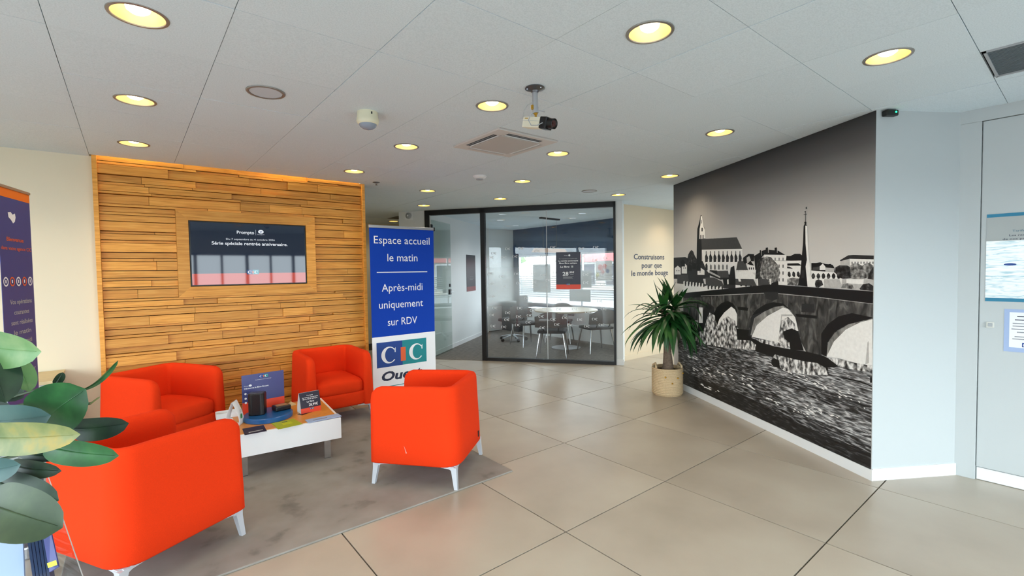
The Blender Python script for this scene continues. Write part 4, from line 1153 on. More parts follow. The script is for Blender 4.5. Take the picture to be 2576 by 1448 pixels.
# ------------------------------------------------------------------ screen in its oak frame
tv = thing('television', 'black flat screen in an oak frame on the timber wall', 'television', (1.0, 5.55, 1.30))
P_ = lambda u, z: (u-1.0, 0, z-1.30)
fw_ = .097; yf = -.030
for nm, poly in (('frame_board', [(FX0, FZ1), (FX1, FZ1), (FX1-fw_, FZ1-fw_), (FX0+fw_, FZ1-fw_)]), ('frame_board', [(FX0, FZ0), (FX0+fw_, FZ0+fw_), (FX1-fw_, FZ0+fw_), (FX1, FZ0)]),
                 ('frame_board', [(FX0, FZ0), (FX0, FZ1), (FX0+fw_, FZ1-fw_), (FX0+fw_, FZ0+fw_)]), ('frame_board', [(FX1, FZ0), (FX1-fw_, FZ0+fw_), (FX1-fw_, FZ1-fw_), (FX1, FZ1)])):
    vs = [(u-1.0, yf, z-1.30) for u, z in poly] + [(u-1.0, .065, z-1.30) for u, z in poly]
    o = MB().add(vs, [(0, 1, 2, 3), (7, 6, 5, 4), (0, 4, 5, 1), (1, 5, 6, 2), (2, 6, 7, 3), (3, 7, 4, 0)]).build(nm, 'oak', tv)
    o.data.validate(); bmx = bmesh.new(); bmx.from_mesh(o.data); bmesh.ops.recalc_face_normals(bmx, faces=bmx.faces); bmx.to_mesh(o.data); bmx.free()
SX0, SX1, SZ0, SZ1 = .462, 1.537, 1.408, 2.048
MB().box(SX0-1, SX1-1, -.020, .04, SZ0-1.3, SZ1-1.3).build('bezel', 'black_plastic', tv, bevel=.003)
scr = bpy.data.materials.new('screen'); scr.use_nodes = True; nt = scr.node_tree; b = nt.nodes['Principled BSDF']
b.inputs['Base Color'].default_value = (.004, .005, .008, 1); b.inputs['Roughness'].default_value = .035; b.inputs['Specular IOR Level'].default_value = .6
b.inputs['Emission Color'].default_value = lin((14, 26, 46)); b.inputs['Emission Strength'].default_value = 1.0
MATS['screen'] = scr
so = plate(tv, 'screen_panel', 'screen', (.475-1, -.0206, 1.420-1.3), (1, 0, 0), (0, 0, 1), 1.049, .615)
for nm, c, s_ in (('scr_white', (235, 240, 245), .95), ('scr_red', (228, 74, 48), .62), ('scr_blue', (30, 70, 130), .8), ('scr_teal', (40, 150, 160), .8), ('scr_orange', (230, 110, 60), .8)):
    m = pm(nm, (4, 4, 6), .035, emit=(c, s_), spec=.6)
plate(tv, 'screen_stripe', 'scr_red', (.475-1, -.0208, 1.420-1.3), (1, 0, 0), (0, 0, 1), 1.049, .11)
X = (1, 0, 0); U_ = (0, 0, 1); yT = -.0212
txt('Prompto', 'scr_white', tv, (.869-1, yT, 1.934-1.3), X, U_, .034, .158, bold=.012, name='screen_text')
plate(tv, 'screen_text', 'scr_white', (1.042-1, yT, 1.925-1.3), X, U_, .002, .055)
vsn = [(math.cos(2*PI*i/20)*.026, math.sin(2*PI*i/20)*.020) for i in range(20)]
MB().add([(1.091-1+x, yT, 1.962-1.3+z_) for x, z_ in vsn], [tuple(range(20))]).build('screen_emblem', 'scr_white', tv)
MB().add([(1.091-1+x, yT-.0003, 1.962-1.3+z_) for x, z_ in ((-.016, .010), (0, .002), (.016, .010), (.003, -.004), (.003, -.014), (-.003, -.014), (-.003, -.004))], [tuple(range(7))]).build('screen_emblem', 'scr_blue', tv)
txt('bouygues', 'scr_white', tv, (1.091-1, yT, 1.930-1.3), X, U_, .009, .064, align='C', name='screen_text')
txt('Du 7 septembre au 4 octobre 2026', 'scr_white', tv, (.772-1, yT, 1.870-1.3), X, U_, .018, .450, name='screen_text')
txt('Série spéciale rentrée anniversaire.', 'scr_white', tv, (.647-1, yT, 1.819-1.3), X, U_, .033, .700, bold=.016, name='screen_text')
cic_logo(tv, (.946-1, -.0212, 1.518-1.3), X, U_, .113, .046, lift=.0004, mats=('scr_blue', 'scr_teal', 'scr_orange', 'scr_white'))

# ------------------------------------------------------------------ orange armchairs
def chair_shell(hw=.340, hd=.330, R=.13, zb=.150, zt=.690, th=.092, flare=.022):
    path = []       # (x, y, nx, ny, q) : q = distance to the nearer front end
    st = []
    n = 10
    L1 = hd*2 - R
    for i in range(n+1):
        t = (i/n)**1.6 if i < n else 1.0
        st.append((hw, hd - L1*t, 1, 0, L1*t))
    for i in range(1, 9):
        a = -(PI/2)*i/8
        st.append((hw-R+R*math.cos(a), -hd+R+R*math.sin(a), math.cos(a), math.sin(a), L1))
    for i in range(1, 6):
        st.append((hw-R-(2*(hw-R))*i/6, -hd, 0, -1, L1))
    st += [(-x, y, -nx, ny, q) for x, y, nx, ny, q in st[n+8::-1]]
    prof = [(-.012, zb), (0, zb+.012), (-.004, .30), (-.012, .45), (-.018, .58), (-.021, .650), (-.026, .672), (-.036, .685), (-.052, .690), (-.070, .688), (-.086, .678), (-.096, .660),
            (-.102, .60), (-.106, .45), (-.110, .25), (-.108, zb)]
    vs = []; k = len(prof)
    RT = .085; mid = -.055
    for x, y, nx, ny, q in st:
        drop = 0 if q >= RT else RT - math.sqrt(max(0, RT*RT-(RT-q)**2))
        sh = 1.0 if q >= .035 else .45 + .55*math.sqrt(max(0, 1-(1-q/.035)**2))
        # back slightly higher than the arms
        rise = .010*min(1, q/.45)
        for o_, z_ in prof:
            zz = zb + (z_-zb)*((zt-drop+rise-zb)/(zt-zb))
            oo = mid + (o_-mid)*sh
            # the body is a little fuller near the bottom front
            vs.append((x+nx*oo, y+ny*oo - (0 if q > .03 else (1-sh)*.0), zz))
    fs = []
    for i in range(len(st)-1):
        for p in range(k):
            p2 = (p+1) % k
            fs.append((i*k+p, i*k+p2, (i+1)*k+p2, (i+1)*k+p))
    fs.append(tuple(range(k-1, -1, -1))); fs.append(tuple(range((len(st)-1)*k, len(st)*k)))
    mb = MB().add(vs, fs)
    return mb


def fix_normals(o):
    bm_ = bmesh.new(); bm_.from_mesh(o.data); bmesh.ops.recalc_face_normals(bm_, faces=bm_.faces); bm_.to_mesh(o.data); bm_.free()


def rounded(x0, x1, y0, y1, z0, z1, r, seg=4, crown=0.0):
    bm_ = bmesh.new()
    bmesh.ops.create_cube(bm_, size=1)
    for v in bm_.verts:
        v.co = Vector(((x0+x1)/2+v.co.x*(x1-x0), (y0+y1)/2+v.co.y*(y1-y0), (z0+z1)/2+v.co.z*(z1-z0)))
    bmesh.ops.subdivide_edges(bm_, edges=bm_.edges[:], cuts=6, use_grid_fill=True)
    cx, cy, cz = (x0+x1)/2, (y0+y1)/2, (z0+z1)/2
    for v in bm_.verts:
        # pull the surface onto a rounded box
        q = Vector((min(max(v.co.x, x0+r), x1-r), min(max(v.co.y, y0+r), y1-r), min(max(v.co.z, z0+r), z1-r)))
        d = v.co - q
        if d.length > 1e-6:
            v.co = q + d.normalized()*r
        if crown and v.co.z > cz:
            fx = 1-((v.co.x-cx)/((x1-x0)/2))**2; fy = 1-((v.co.y-cy)/((y1-y0)/2))**2
            v.co.z += crown*max(0, fx)**.5*max(0, fy)**.5
    mb = MB(); bm_.verts.index_update()
    mb.add([tuple(v.co) for v in bm_.verts], [tuple(v.index for v in f.verts) for f in bm_.faces]); bm_.free()
    return mb


def make_armchair():
    t = thing('armchair', '', 'armchair', group='orange armchairs around the coffee table')
    o = chair_shell().build('shell', 'fabric', t, smooth=True, angle=50); fix_normals(o)
    o = rounded(-.252, .252, .20, .318, .150, .300, .030).build('front_rail', 'fabric', t, smooth=True, angle=60)
    MB().box(-.245, .245, -.24, .21, .152, .27).build('seat_base', 'fabric', t)
    rounded(-.236, .236, -.245, .325, .275, .425, .055, crown=.022).build('cushion', 'fabric', t, smooth=True, angle=60)
    for sx in (-1, 1):
        for sy in (-1, 1):
            x, y = sx*.300, sy*.290
            mb = MB(); w0, w1 = .022, .012
            top = .150; ox, oy = sx*.018, sy*.018
            vs = []
            for z_, w, ax, ay in ((top, w0, 0, 0), (.118, .018, ox*.2, oy*.2), (0.0, w1, ox, oy)):
                vs += [(x+ax-w, y+ay-w, z_), (x+ax+w, y+ay-w, z_), (x+ax+w, y+ay+w, z_), (x+ax-w, y+ay+w, z_)]
            fs = [(0, 1, 2, 3), (11, 10, 9, 8)] + [(a+4*r_, 4*r_+4+a, 4*r_+4+(a+1) % 4, 4*r_+(a+1) % 4) for r_ in range(2) for a in range(4)]
            mb.add(vs, fs)
            # the two tapering bracket arms under the shell
            for dx, dy in ((-sx, 0), (0, -sy)):
                ln = .135
                e = Vector((dx, dy, 0)); s = Vector((-dy, dx, 0))
                p0 = Vector((x, y, 0)); p1 = p0 + e*ln; pm_ = p0 + e*.035
                mb.add([p0+s*.018+Vector((0, 0, top+.004)), p0-s*.018+Vector((0, 0, top+.004)), p1-s*.012+Vector((0, 0, top+.004)), p1+s*.012+Vector((0, 0, top+.004)),
                        p0+s*.018+Vector((0, 0, top-.030)), p0-s*.018+Vector((0, 0, top-.030)), p1-s*.012+Vector((0, 0, top-.003)), p1+s*.012+Vector((0, 0, top-.003)),
                        pm_+s*.017+Vector((0, 0, top-.012)), pm_-s*.017+Vector((0, 0, top-.012))],
                       [(0, 1, 2, 3), (4, 8, 9, 5), (8, 7, 6, 9), (2, 6, 7, 3), (0, 3, 7, 8, 4), (1, 5, 9, 6, 2), (0, 4, 5, 1)])
            o = mb.build('leg', 'leg_grey', t, smooth=True, angle=35); fix_normals(o)
    return t


ac0 = make_armchair()
spots = [((1.752, 3.185), 39.3, 'orange armchair at the corner of the grey rug, seen from behind with a white scuff'),
         ((.034, 3.206), 29 - 90, 'orange armchair behind the potted plant, facing across the coffee table'),
         ((.185, 5.010), -56 - 90, 'orange armchair against the timber wall beside the white wall'),
         ((1.610, 5.040), -90 - 90, 'orange armchair against the timber wall next to the blue roll up banner')]
chairs = []
for i, ((x, y), rz, lab) in enumerate(spots):
    c = ac0 if i == 0 else copy_tree(ac0)
    chairs.append(c)
for c, ((x, y), rz, lab) in zip(chairs, spots):
    c.location = (x, y, .012); c.rotation_euler[2] = math.radians(rz); c['label'] = lab
# black maker tab on the back and a pale scuff on the side of the first chair
MB().box(.17, .186, -.3345, -.326, .20, .245).build('fabric_tab', 'black_plastic', chairs[0])
MB().add([(-.3402, .062, .290), (-.3402, .060, .288), (-.3408, .046, .255), (-.3410, .040, .240), (-.3408, .049, .238), (-.3405, .054, .262)], [(0, 1, 2, 3, 4, 5)]).build('scuff_mark', pm('scuff', (232, 150, 130), .8), chairs[0])

# ------------------------------------------------------------------ rug
tag(MB().box(-.32, 2.195, 2.735, 5.12, .0, .012).build('rug', 'rug', bevel=.004), 'large grey carpet rug under the orange armchairs', 'rug')

# ------------------------------------------------------------------ coffee table
ROT_T = math.atan2(-.07, .75)
tb = thing('coffee_table', 'low white coffee table with an oak top on the rug', 'coffee table', (.55, 3.92, .012), ROT_T)
TW, TD = .755, .74; TZ0, TZ1 = .160, .328
MB().box(0, TW, 0, .022, TZ0, TZ1).build('apron', 'seat_white', tb, bevel=.002)
MB().box(0, TW, TD-.022, TD, TZ0, TZ1).build('apron', 'seat_white', tb, bevel=.002)
MB().box(0, .022, .022, TD-.022, TZ0, TZ1).build('apron', 'seat_white', tb, bevel=.002)
MB().box(TW-.022, TW, .022, TD-.022, TZ0, TZ1).build('apron', 'seat_white', tb, bevel=.002)
MB().box(.022, TW-.022, .022, TD-.022, TZ1-.03, TZ1+.004).build('top', 'table_wood', tb)
for x in (.06, TW-.10):
    for y in (.055, TD-.08):
        MB().box(x-.025, x+.025, y-.006, y+.006, 0, TZ0).box(x-.025, x+.025, y-.006, y+.03, 0, .005).build('leg', 'chrome', tb)
TT = .012 + TZ1 + .004       # height of the table top

# things on the coffee table
dsc = tag(MB().lathe([(0, 0), (.178, 0), (.182, .004), (.182, .034), (.176, .040), (0, .040)], 48).build('display_stand', 'disc_blue', smooth=True, loc=(.845, 4.235, TT), angle=35), 'round blue display stand on the coffee table', 'display stand')
sg = thing('display_sign', 'upright violet sign with white text behind the black speaker', 'sign', (.86, 4.462, TT), math.radians(4))
MB().box(-.165, .165, 0, .005, 0, .330).build('board', 'sign_violet', sg)
plate(sg, 'orange_stripe', 'poster_red', (-.165, -.0006, .0), X, U_, .33, .100)
cic_logo(sg, (-.035, -.0012, .292), X, U_, .075, .026, lift=.0003)
txt('Construisons pour que le monde bouge', 'print_white', sg, (0.0, -.0012, .276), X, U_, .006, .125, align='C')
txt('Prompto', 'print_white', sg, (-.148, -.0012, .235), X, U_, .008, .036)
MB().add([(-.102+.012*math.cos(a*PI/8), -.0012, .239+.009*math.sin(a*PI/8)) for a in range(16)], [tuple(range(16))]).build('emblem', 'print_white', sg)
txt('Découvrez la Bbox Bouygt.', 'print_white', sg, (-.148, -.0012, .212), X, U_, .012, .19, bold=.02)
for zz in (.168, .128, .092):
    MB().add([(-.140+.009*math.cos(a*PI/6), -.0012, zz+.006+.009*math.sin(a*PI/6)) for a in range(12)], [tuple(range(12))]).build('icon', 'print_white', sg)
    plate(sg, 'text_line', 'print_white', (-.125, -.0012, zz-.004), X, U_, .145, .003)
sk = thing('speaker', 'tall black speaker box on the blue display stand', 'speaker', (.772, 4.255, TT+.040), math.radians(-25))
MB().prism([(-.060, -.035), (-.035, -.052), (.035, -.052), (.060, -.035), (.060, .035), (.035, .052), (-.035, .052), (-.060, .035)], 0, .175).build('body', 'black_plastic', sk, bevel=.006)
MB().prism([(-.050, -.03), (.050, -.03), (.050, .03), (-.050, .03)], .175, .178).build('top_plate', 'steel_dark', sk)
dv = thing('card_terminal', 'small black device with a lit display on the blue stand', 'device', (.950, 4.262, TT+.040), math.radians(8))
MB().box(-.062, .062, -.050, .050, 0, .040).build('body', 'black_plastic', dv, bevel=.010, seg=3)
vs = [(-.045, -.036, .0425), (.045, -.036, .0425), (.045, .03, .0425), (-.045, .03, .0425)]
MB().add([(x, y, .0406) for x, y, _ in vs], [(0, 1, 2, 3)]).build('display', 'copper', dv)
MB().box(-.02, .02, .050, .056, .01, .03).build('plug', 'black_plastic', dv)
tg = tag(MB().lathe([(.0, 0), (.05, 0), (0.0, .035)], 3).build('wooden_stand', 'cabinet_wood', loc=(1.08, 4.50, TT)), 'tiny light wood wedge stand behind the tent card', 'stand')


def tent(name, label, loc, rz, w, h, d, mats_, bulge=.25):
    t = thing(name, label, 'tent card', loc, rz)
    n = 8
    def prof(i, s):
        tt = i/n
        return (s*(d*(1-tt)**.8*(1 + bulge*math.sin(PI*tt)) + .003), h*tt)
    for s, nm in ((-1, 'front_sheet'), (1, 'back_sheet')):
        vs = []
        for i in range(n+1):
            y, z_ = prof(i, s)
            vs += [(-w/2, y, z_), (w/2, y, z_), (-w/2, y-s*.0015, z_), (w/2, y-s*.0015, z_)]
        fs = []
        for i in range(n):
            a = 4*i; b = 4*i+4
            fs += [(a, a+1, b+1, b), (a+2, b+2, b+3, a+3), (a, b, b+2, a+2), (a+1, a+3, b+3, b+1)]
        o = MB().add(vs, fs).build(nm, mats_[0], t, smooth=True, angle=30); fix_normals(o)
    MB().box(-w/2, w/2, -d, d, 0, .0015).build('base_sheet', mats_[1], t)
    return t, prof


tc1, pf = tent('tent_card', 'dark tent card with white print and an orange foot', (1.155, 4.205, TT), math.radians(3), .165, .165, .045, ('paper_white', 'paper_white'))
n = 8; vs = []
for i in range(n+1):
    y, z_ = pf(i, -1); vs += [(-.0825, y-.0006, z_), (.0825, y-.0006, z_)]
MB().add(vs[4:], [(2*i, 2*i+1, 2*i+3, 2*i+2) for i in range(0, n-2)]).build('printed_face', 'poster_dark', tc1)
MB().add(vs[:6], [(2*i, 2*i+1, 2*i+3, 2*i+2) for i in range(0, 2)]).build('orange_foot', 'poster_red', tc1)
yy, zz = pf(3, -1)
for s_, z_, h_, w_ in (('Prompto', .138, .008, .05), ('La rentrée anniversaire', .122, .010, .13), ('Bbox fibre optique', .108, .010, .12), ('La fibre', .085, .014, .06)):
    y = min(pf(i, -1)[0] for i in range(int(z_/.165*8), n+1))
    txt(s_, 'print_white', tc1, (.0, y-.003, z_), X, (0, .25, 1), h_, w_, align='C', bold=.012)
txt('28,99€', 'print_white', tc1, (.02, pf(2, -1)[0]-.002, .055), X, (0, .1, 1), .022, .075, align='C', bold=.015)
cic_logo(tc1, (-.01, pf(1, -1)[0]-.002, .026), X, U_, .032, .013, lift=.0004)
tc2, _ = tent('tent_card', 'white tent card with a small green square', (.602, 4.215, TT), math.radians(62), .095, .185, .042, ('paper_white', 'paper_white'), bulge=.5)
plate(tc2, 'green_square', pm('green_print', (60, 140, 80), .5), (-.02, -.052, .05), X, (0, .02, 1), .032, .034)
plate(tc2, 'print_line', 'paper_grey', (-.03, -.049, .10), X, (0, .12, 1), .045, .004)
plate(tc2, 'print_line', 'paper_grey', (-.03, -.048, .115), X, (0, .15, 1), .035, .004)


def sheet(name, label, cat, pts, z0, t, mat, extra=None):
    o = tag(MB().prism(pts, z0, z0+t).build(name, mat), label, cat)
    return o


l1 = thing('leaflet', 'dark plum leaflet lying on the front edge of the coffee table', 'leaflet', (.695, 3.965, TT), math.radians(-4))
MB().box(-.075, .070, -.085, .085, 0, .0025).build('sheet', 'leaflet_navy', l1)
MB().add([(-.045, -.055, .0028), (.05, -.045, .0028), (.05, -.03, .0028), (-.045, -.035, .0028)], [(0, 1, 2, 3)]).build('print_line', 'grey_plastic', l1)
l2 = thing('leaflet', 'lime green leaflets stacked on the front edge of the coffee table', 'leaflet', (.915, 3.955, TT), math.radians(2))
MB().box(-.085, .080, -.092, .100, 0, .002).build('sheet', 'leaflet_green', l2)
o = MB().box(-.08, .085, -.100, .090, .0022, .0045).build('sheet', 'leaflet_green', l2); o.rotation_euler[2] = .06
for q_ in range(3):
    MB().add([(-.03, .02-q_*.02, .0048), (.04, .02-q_*.02, .0048), (.04, .028-q_*.02, .0048), (-.03, .028-q_*.02, .0048)], [(0, 1, 2, 3)]).build('print_line', 'yellow', l2)
MB().add([(-.02, .045, .0048), (.02, .045, .0048), (.02, .06, .0048), (-.02, .06, .0048)], [(0, 1, 2, 3)]).build('print_line', 'leaflet_navy', l2)
l3 = thing('leaflet', 'pale blue folded leaflet at the right corner of the coffee table', 'leaflet', (1.175, 3.905, TT), math.radians(-1))
MB().box(-.125, .135, -.045, .045, 0, .006).build('sheet', 'leaflet_blue', l3, bevel=.002)
MB().add([(-.08, -.015, .0063), (.03, -.015, .0063), (.03, -.006, .0063), (-.08, -.006, .0063)], [(0, 1, 2, 3)]).build('print_line', 'brochure_navy', l3)
l4 = thing('paper_tray', 'open white card box at the left end of the coffee table', 'box', (.600, 4.50, TT), math.radians(-4))
MB().box(-.09, .09, -.05, .05, 0, .004).build('base', 'paper_white', l4)
for a in ((-.09, .09, -.05, -.047), (-.09, .09, .047, .05), (-.09, -.087, -.05, .05), (.087, .09, -.05, .05)):
    MB().box(*a, .004, .042).build('side', 'paper_white', l4)
l5 = thing('leaflet', 'small dark card tucked under the tent card', 'leaflet', (1.105, 4.160, TT), math.radians(25))
MB().box(-.05, .05, -.03, .03, 0, .001).build('sheet', 'poster_black', l5)
# ------------------------------------------------------------------ blue roll up banner
rb = thing('roll_up_banner', 'tall blue roll up banner with white French opening hours and a two tone logo', 'banner', (2.545, 5.20, 0))
bx = lambda u: u - 2.545
MB().box(-.43, .43, -.10, .10, .012, .10).box(-.40, .40, -.14, .14, 0, .012).build('base', 'alu', rb, bevel=.01)
MB().box(-.410, .410, -.002, .0, .09, .772).build('white_sheet', 'print_white', rb)
MB().add([(-.410, -.0022, .770), (.405, -.0022, .772), (.418, -.0022, 2.03), (-.412, -.0022, 2.03)], [(0, 1, 2, 3)]).build('blue_sheet', 'banner_blue', rb)
MB().box(-.418, .422, -.012, .010, 2.028, 2.062).build('top_rail', 'alu', rb, bevel=.004)
MB().box(.415, .43, -.015, .013, 2.022, 2.066).build('rail_cap', 'black_plastic', rb)
MB().tube([(0, .03, .05), (0, .03, 2.03)], .009).build('pole', 'alu', rb)
y = -.003
txt('Espace accueil', 'print_white', rb, (bx(2.186), y, 1.851), X, U_, .092, .718)
txt('le matin', 'print_white', rb, (bx(2.345), y, 1.647), X, U_, .092, .388)
plate(rb, 'rule', 'print_white', (bx(2.211), y, 1.513), X, U_, .652, .010)
txt('Après-midi', 'print_white', rb, (bx(2.267), y, 1.295), X, U_, .092, .526)
txt('uniquement', 'print_white', rb, (bx(2.228), y, 1.098), X, U_, .092, .568)
txt('sur RDV', 'print_white', rb, (bx(2.33), y, .892), X, U_, .092, .380)
cic_logo(rb, (bx(2.185), -.0032, .411), X, U_, .643, .293)
txt('Ouest', 'print_navy', rb, (bx(2.24), y, .252), X, U_, .106, .52, bold=.035, shear=.18)
plate(rb, 'rule', 'logo_teal', (bx(2.17), y, .176), X, U_, .66, .008)

# violet banner on the far left
lb_d = Vector((.233, .972)).normalized()
lb = thing('roll_up_banner', 'narrow violet banner with an orange top and grey text beside the cream wall', 'banner', (-.441, 3.946, 0), math.atan2(lb_d.y, lb_d.x))
LBW = .345      # local x runs away from the camera, the right edge of the sheet is x = 0
MB().box(-LBW-.02, .02, -.06, .10, 0, .07).build('base', 'alu', lb, bevel=.01)
MB().box(-LBW, 0, 0, .002, .06, 2.0).build('sheet', 'banner_violet', lb)
plate(lb, 'orange_stripe', 'banner_orange', (-LBW, -.0006, 1.95), X, U_, LBW, .05)
MB().box(-LBW, 0, -.006, .008, 1.998, 2.012).build('top_rail', 'alu', lb)
y = -.0012
MB().add([(-.20+x, y, 1.85+z_) for x, z_ in ((-.05, .02), (-.02, .025), (.0, .012), (.025, .022), (.03, .0), (.02, -.025), (.0, -.035), (-.02, -.018), (-.045, -.005))], [tuple(range(9))]).build('emblem', 'print_white', lb)
txt('Bienvenue', 'logo_orange', lb, (-.185, y, 1.716), X, U_, .022, .18, align='C', bold=.02)
txt('dans votre agence CIC', 'logo_orange', lb, (-.172, y, 1.668), X, U_, .020, .325, align='C', bold=.01)
for k in range(5):
    cx = -.305 + k*.066
    ri = [(cx+.026*math.cos(a*PI/10), 1.495+.026*math.sin(a*PI/10)) for a in range(20)]; rj = [(cx+.018*math.cos(a*PI/10), 1.495+.018*math.sin(a*PI/10)) for a in range(20)]
    MB().add([(a, y, b_) for a, b_ in ri+rj], [(i, (i+1) % 20, 20+(i+1) % 20, 20+i) for i in range(20)]).build('icon', 'print_white' if k % 2 == 0 else 'logo_orange', lb)
    plate(lb, 'icon', 'print_white', (cx-.006, y, 1.487), X, U_, .012, .018)
for s_, z_, w_ in (('Vos opérations', 1.372, .24), ('courantes', 1.314, .165), ('sont réalisées', 1.258, .235), ('le matin', 1.203, .19), ("l'après-midi", 1.148, .2), ('sur rendez-vous', 1.092, .24), ('Parlez-en', 1.040, .15), ('votre Conseiller', .978, .25)):
    txt(s_, 'paper_grey', lb, (-.155, y, z_), X, U_, .026, w_, align='C', bold=.015)
# low wooden cabinet behind it
cb = thing('sideboard', 'low grey sideboard with a pale wood top behind the violet banner', 'cabinet', (-.85, 5.28, 0))
MB().box(-.39, .39, -.26, .27, 0, .70).build('body', 'cabinet_grey', cb, bevel=.003)
MB().box(-.40, .395, -.27, .28, .70, .725).build('top', 'cabinet_wood', cb, bevel=.003)
for k in range(2):
    dd_ = MB().box(-.385+k*.39, -.005+k*.39, -.272, -.26, .03, .68).build('door', 'cabinet_grey', cb, bevel=.002)
    MB().box(-.03+k*.06-.006, -.03+k*.06+.006, -.285, -.272, .40, .52).build('handle', 'alu', dd_)


# ------------------------------------------------------------------ ceiling lights
def downlight():
    t = thing('downlight', 'round recessed downlight with a glowing warm bulb in a yellow reflector', 'ceiling light', group='recessed downlights in the tiled ceiling')
    MB().lathe([(.090, -.001), (.092, -.005), (.104, -.004), (.106, .0), (.092, .001)], 40, closed=True).build('trim_ring', 'ring_grey', t, smooth=True, angle=50)
    MB().lathe([(.092, -.003), (.088, .012), (.078, .035), (.062, .056), (.044, .064), (.044, .085), (.075, .085), (.094, .03), (.095, -.001)], 40, closed=True).build('reflector', 'reflector', t, smooth=True, angle=50)
    MB().lathe([(.0, .006), (.026, .009), (.040, .020), (.044, .036), (.042, .062), (.0, .064)], 32).build('bulb', 'bulb', t, smooth=True, angle=60)
    d = bpy.data.lights.new('lamp', 'SPOT'); d.energy = SPOT_W; d.color = WARM; d.spot_size = math.radians(128); d.spot_blend = .75; d.shadow_soft_size = .03
    l = bpy.data.objects.new('lamp', d); l.location = (0, 0, .001); l.parent = t; col.objects.link(l)
    return t


dl0 = downlight()
dls = [dl0] + [copy_tree(dl0) for _ in LIGHTS[1:]]  # the unseen fill lamps are copies of the same fitting
for d_, (lu, lv) in zip(dls, LIGHTS):
    d_.location = (lu, lv, ZC)
for (lu, lv), where in (((1.85, 2.46), 'beside the hanging security camera'), ((3.04, .685), 'nearest the dark slatted air grille'), ((3.075, 3.105), 'beside the air conditioning cassette'),
                        ((4.865, 3.10), 'close over the far end of the mural'), ((5.467, 4.31), 'before the white end post of the glass partition'), ((1.86, 4.885), 'close before the right end of the timber wall'),
                        ((.065, 4.86), 'close before the left end of the timber wall'), ((4.28, 9.14), 'far down the corridor behind the white pier'), ((4.28, 5.53), 'in front of the middle of the glass partition')):
    for d_, p_ in zip(dls, LIGHTS):
        if p_ == (lu, lv):
            d_['label'] = 'recessed warm downlight ' + where
# flat white downlights in the meeting room ceiling
def off_spot():
    t = thing('office_downlight', 'flat white downlight in the meeting room ceiling', 'ceiling light', group='white downlights in the meeting room ceiling')
    MB().lathe([(.070, -.001), (.072, -.004), (.092, -.003), (.094, .0), (.070, .001)], 28, closed=True).build('trim_ring', 'trim_white', t, smooth=True, angle=50)
    MB().lathe([(.071, .012), (.0, .014)], 28).build('diffuser', emit_mat('cool_diffuser', (240, 246, 255), 1.6), t)
    d = bpy.data.lights.new('lamp', 'SPOT'); d.energy = 22; d.color = (.92, .97, 1.0); d.spot_size = math.radians(140); d.spot_blend = .7; d.shadow_soft_size = .05
    l = bpy.data.objects.new('lamp', d); l.location = (0, 0, .008); l.parent = t; col.objects.link(l)
    return t


of0 = off_spot()
ofs = [of0] + [copy_tree(of0) for _ in OFFICE_LIGHTS[1:]]
for d_, (lu, lv) in zip(ofs, OFFICE_LIGHTS):
    d_.location = (lu, lv, ZC)

# ------------------------------------------------------------------ other things on the ceiling
def round_speaker(loc, label):
    t = thing('ceiling_speaker', label, 'speaker', loc, group='flush round ceiling speakers')
    MB().lathe([(.088, -.006), (.100, -.007), (.104, -.003), (.104, 0), (.088, 0)], 40, closed=True).build('rim', 'ring_grey', t, smooth=True, angle=50)
    MB().lathe([(0, -.004), (.086, -.004), (.086, 0)], 40).build('mesh_cover', pm('speaker_mesh', (206, 211, 217), .8, bump=(1500, .5)), t)
    return t


round_speaker((.655, 3.06, ZC), 'flush grey round speaker in the ceiling in front of the timber wall')
round_speaker((4.865, 4.32, ZC), 'flush round speaker in the ceiling near the glass meeting room')
ps = thing('motion_sensor', 'domed cream motion sensor on the ceiling', 'sensor', (1.262, 3.05, ZC))
MB().lathe([(0, 0), (.066, 0), (.067, -.034), (.070, -.042), (.072, -.060), (.066, -.074), (.058, -.080), (0, -.080)], 36).build('housing', 'cream_plastic', ps, smooth=True, angle=30)
MB().lathe([(.0575, -.080), (.050, -.094), (.034, -.106), (.015, -.112), (0, -.113)], 36).build('lens', 'lens_glass', ps, smooth=True)
MB().box(-.004, .004, -.069, -.066, -.026, -.012).build('slot', 'black_plastic', ps)
sd = thing('smoke_detector', 'round white smoke detector on the ceiling behind the air conditioner', 'smoke detector', (3.067, 4.33, ZC))
MB().lathe([(0, 0), (.075, 0), (.076, -.010), (.062, -.026), (.044, -.034), (0, -.034)], 36).build('base', 'trim_white', sd, smooth=True, angle=30)
MB().lathe([(.040, -.034), (.038, -.044), (0, -.047)], 30).build('chamber', 'grey_plastic', sd, smooth=True, angle=30)
sp_ = thing('sprinkler', 'small metal sprinkler head on the ceiling beside the timber wall', 'sprinkler', (2.285, 5.32, ZC))
MB().lathe([(0, 0), (.042, 0), (.040, -.005), (.018, -.012), (0, -.012)], 24).build('plate', 'steel_dark', sp_, smooth=True, angle=40)
MB().lathe([(0, -.012), (.010, -.014), (.010, -.030), (.016, -.034), (0, -.036)], 16).build('nozzle', 'chrome', sp_, smooth=True, angle=40)

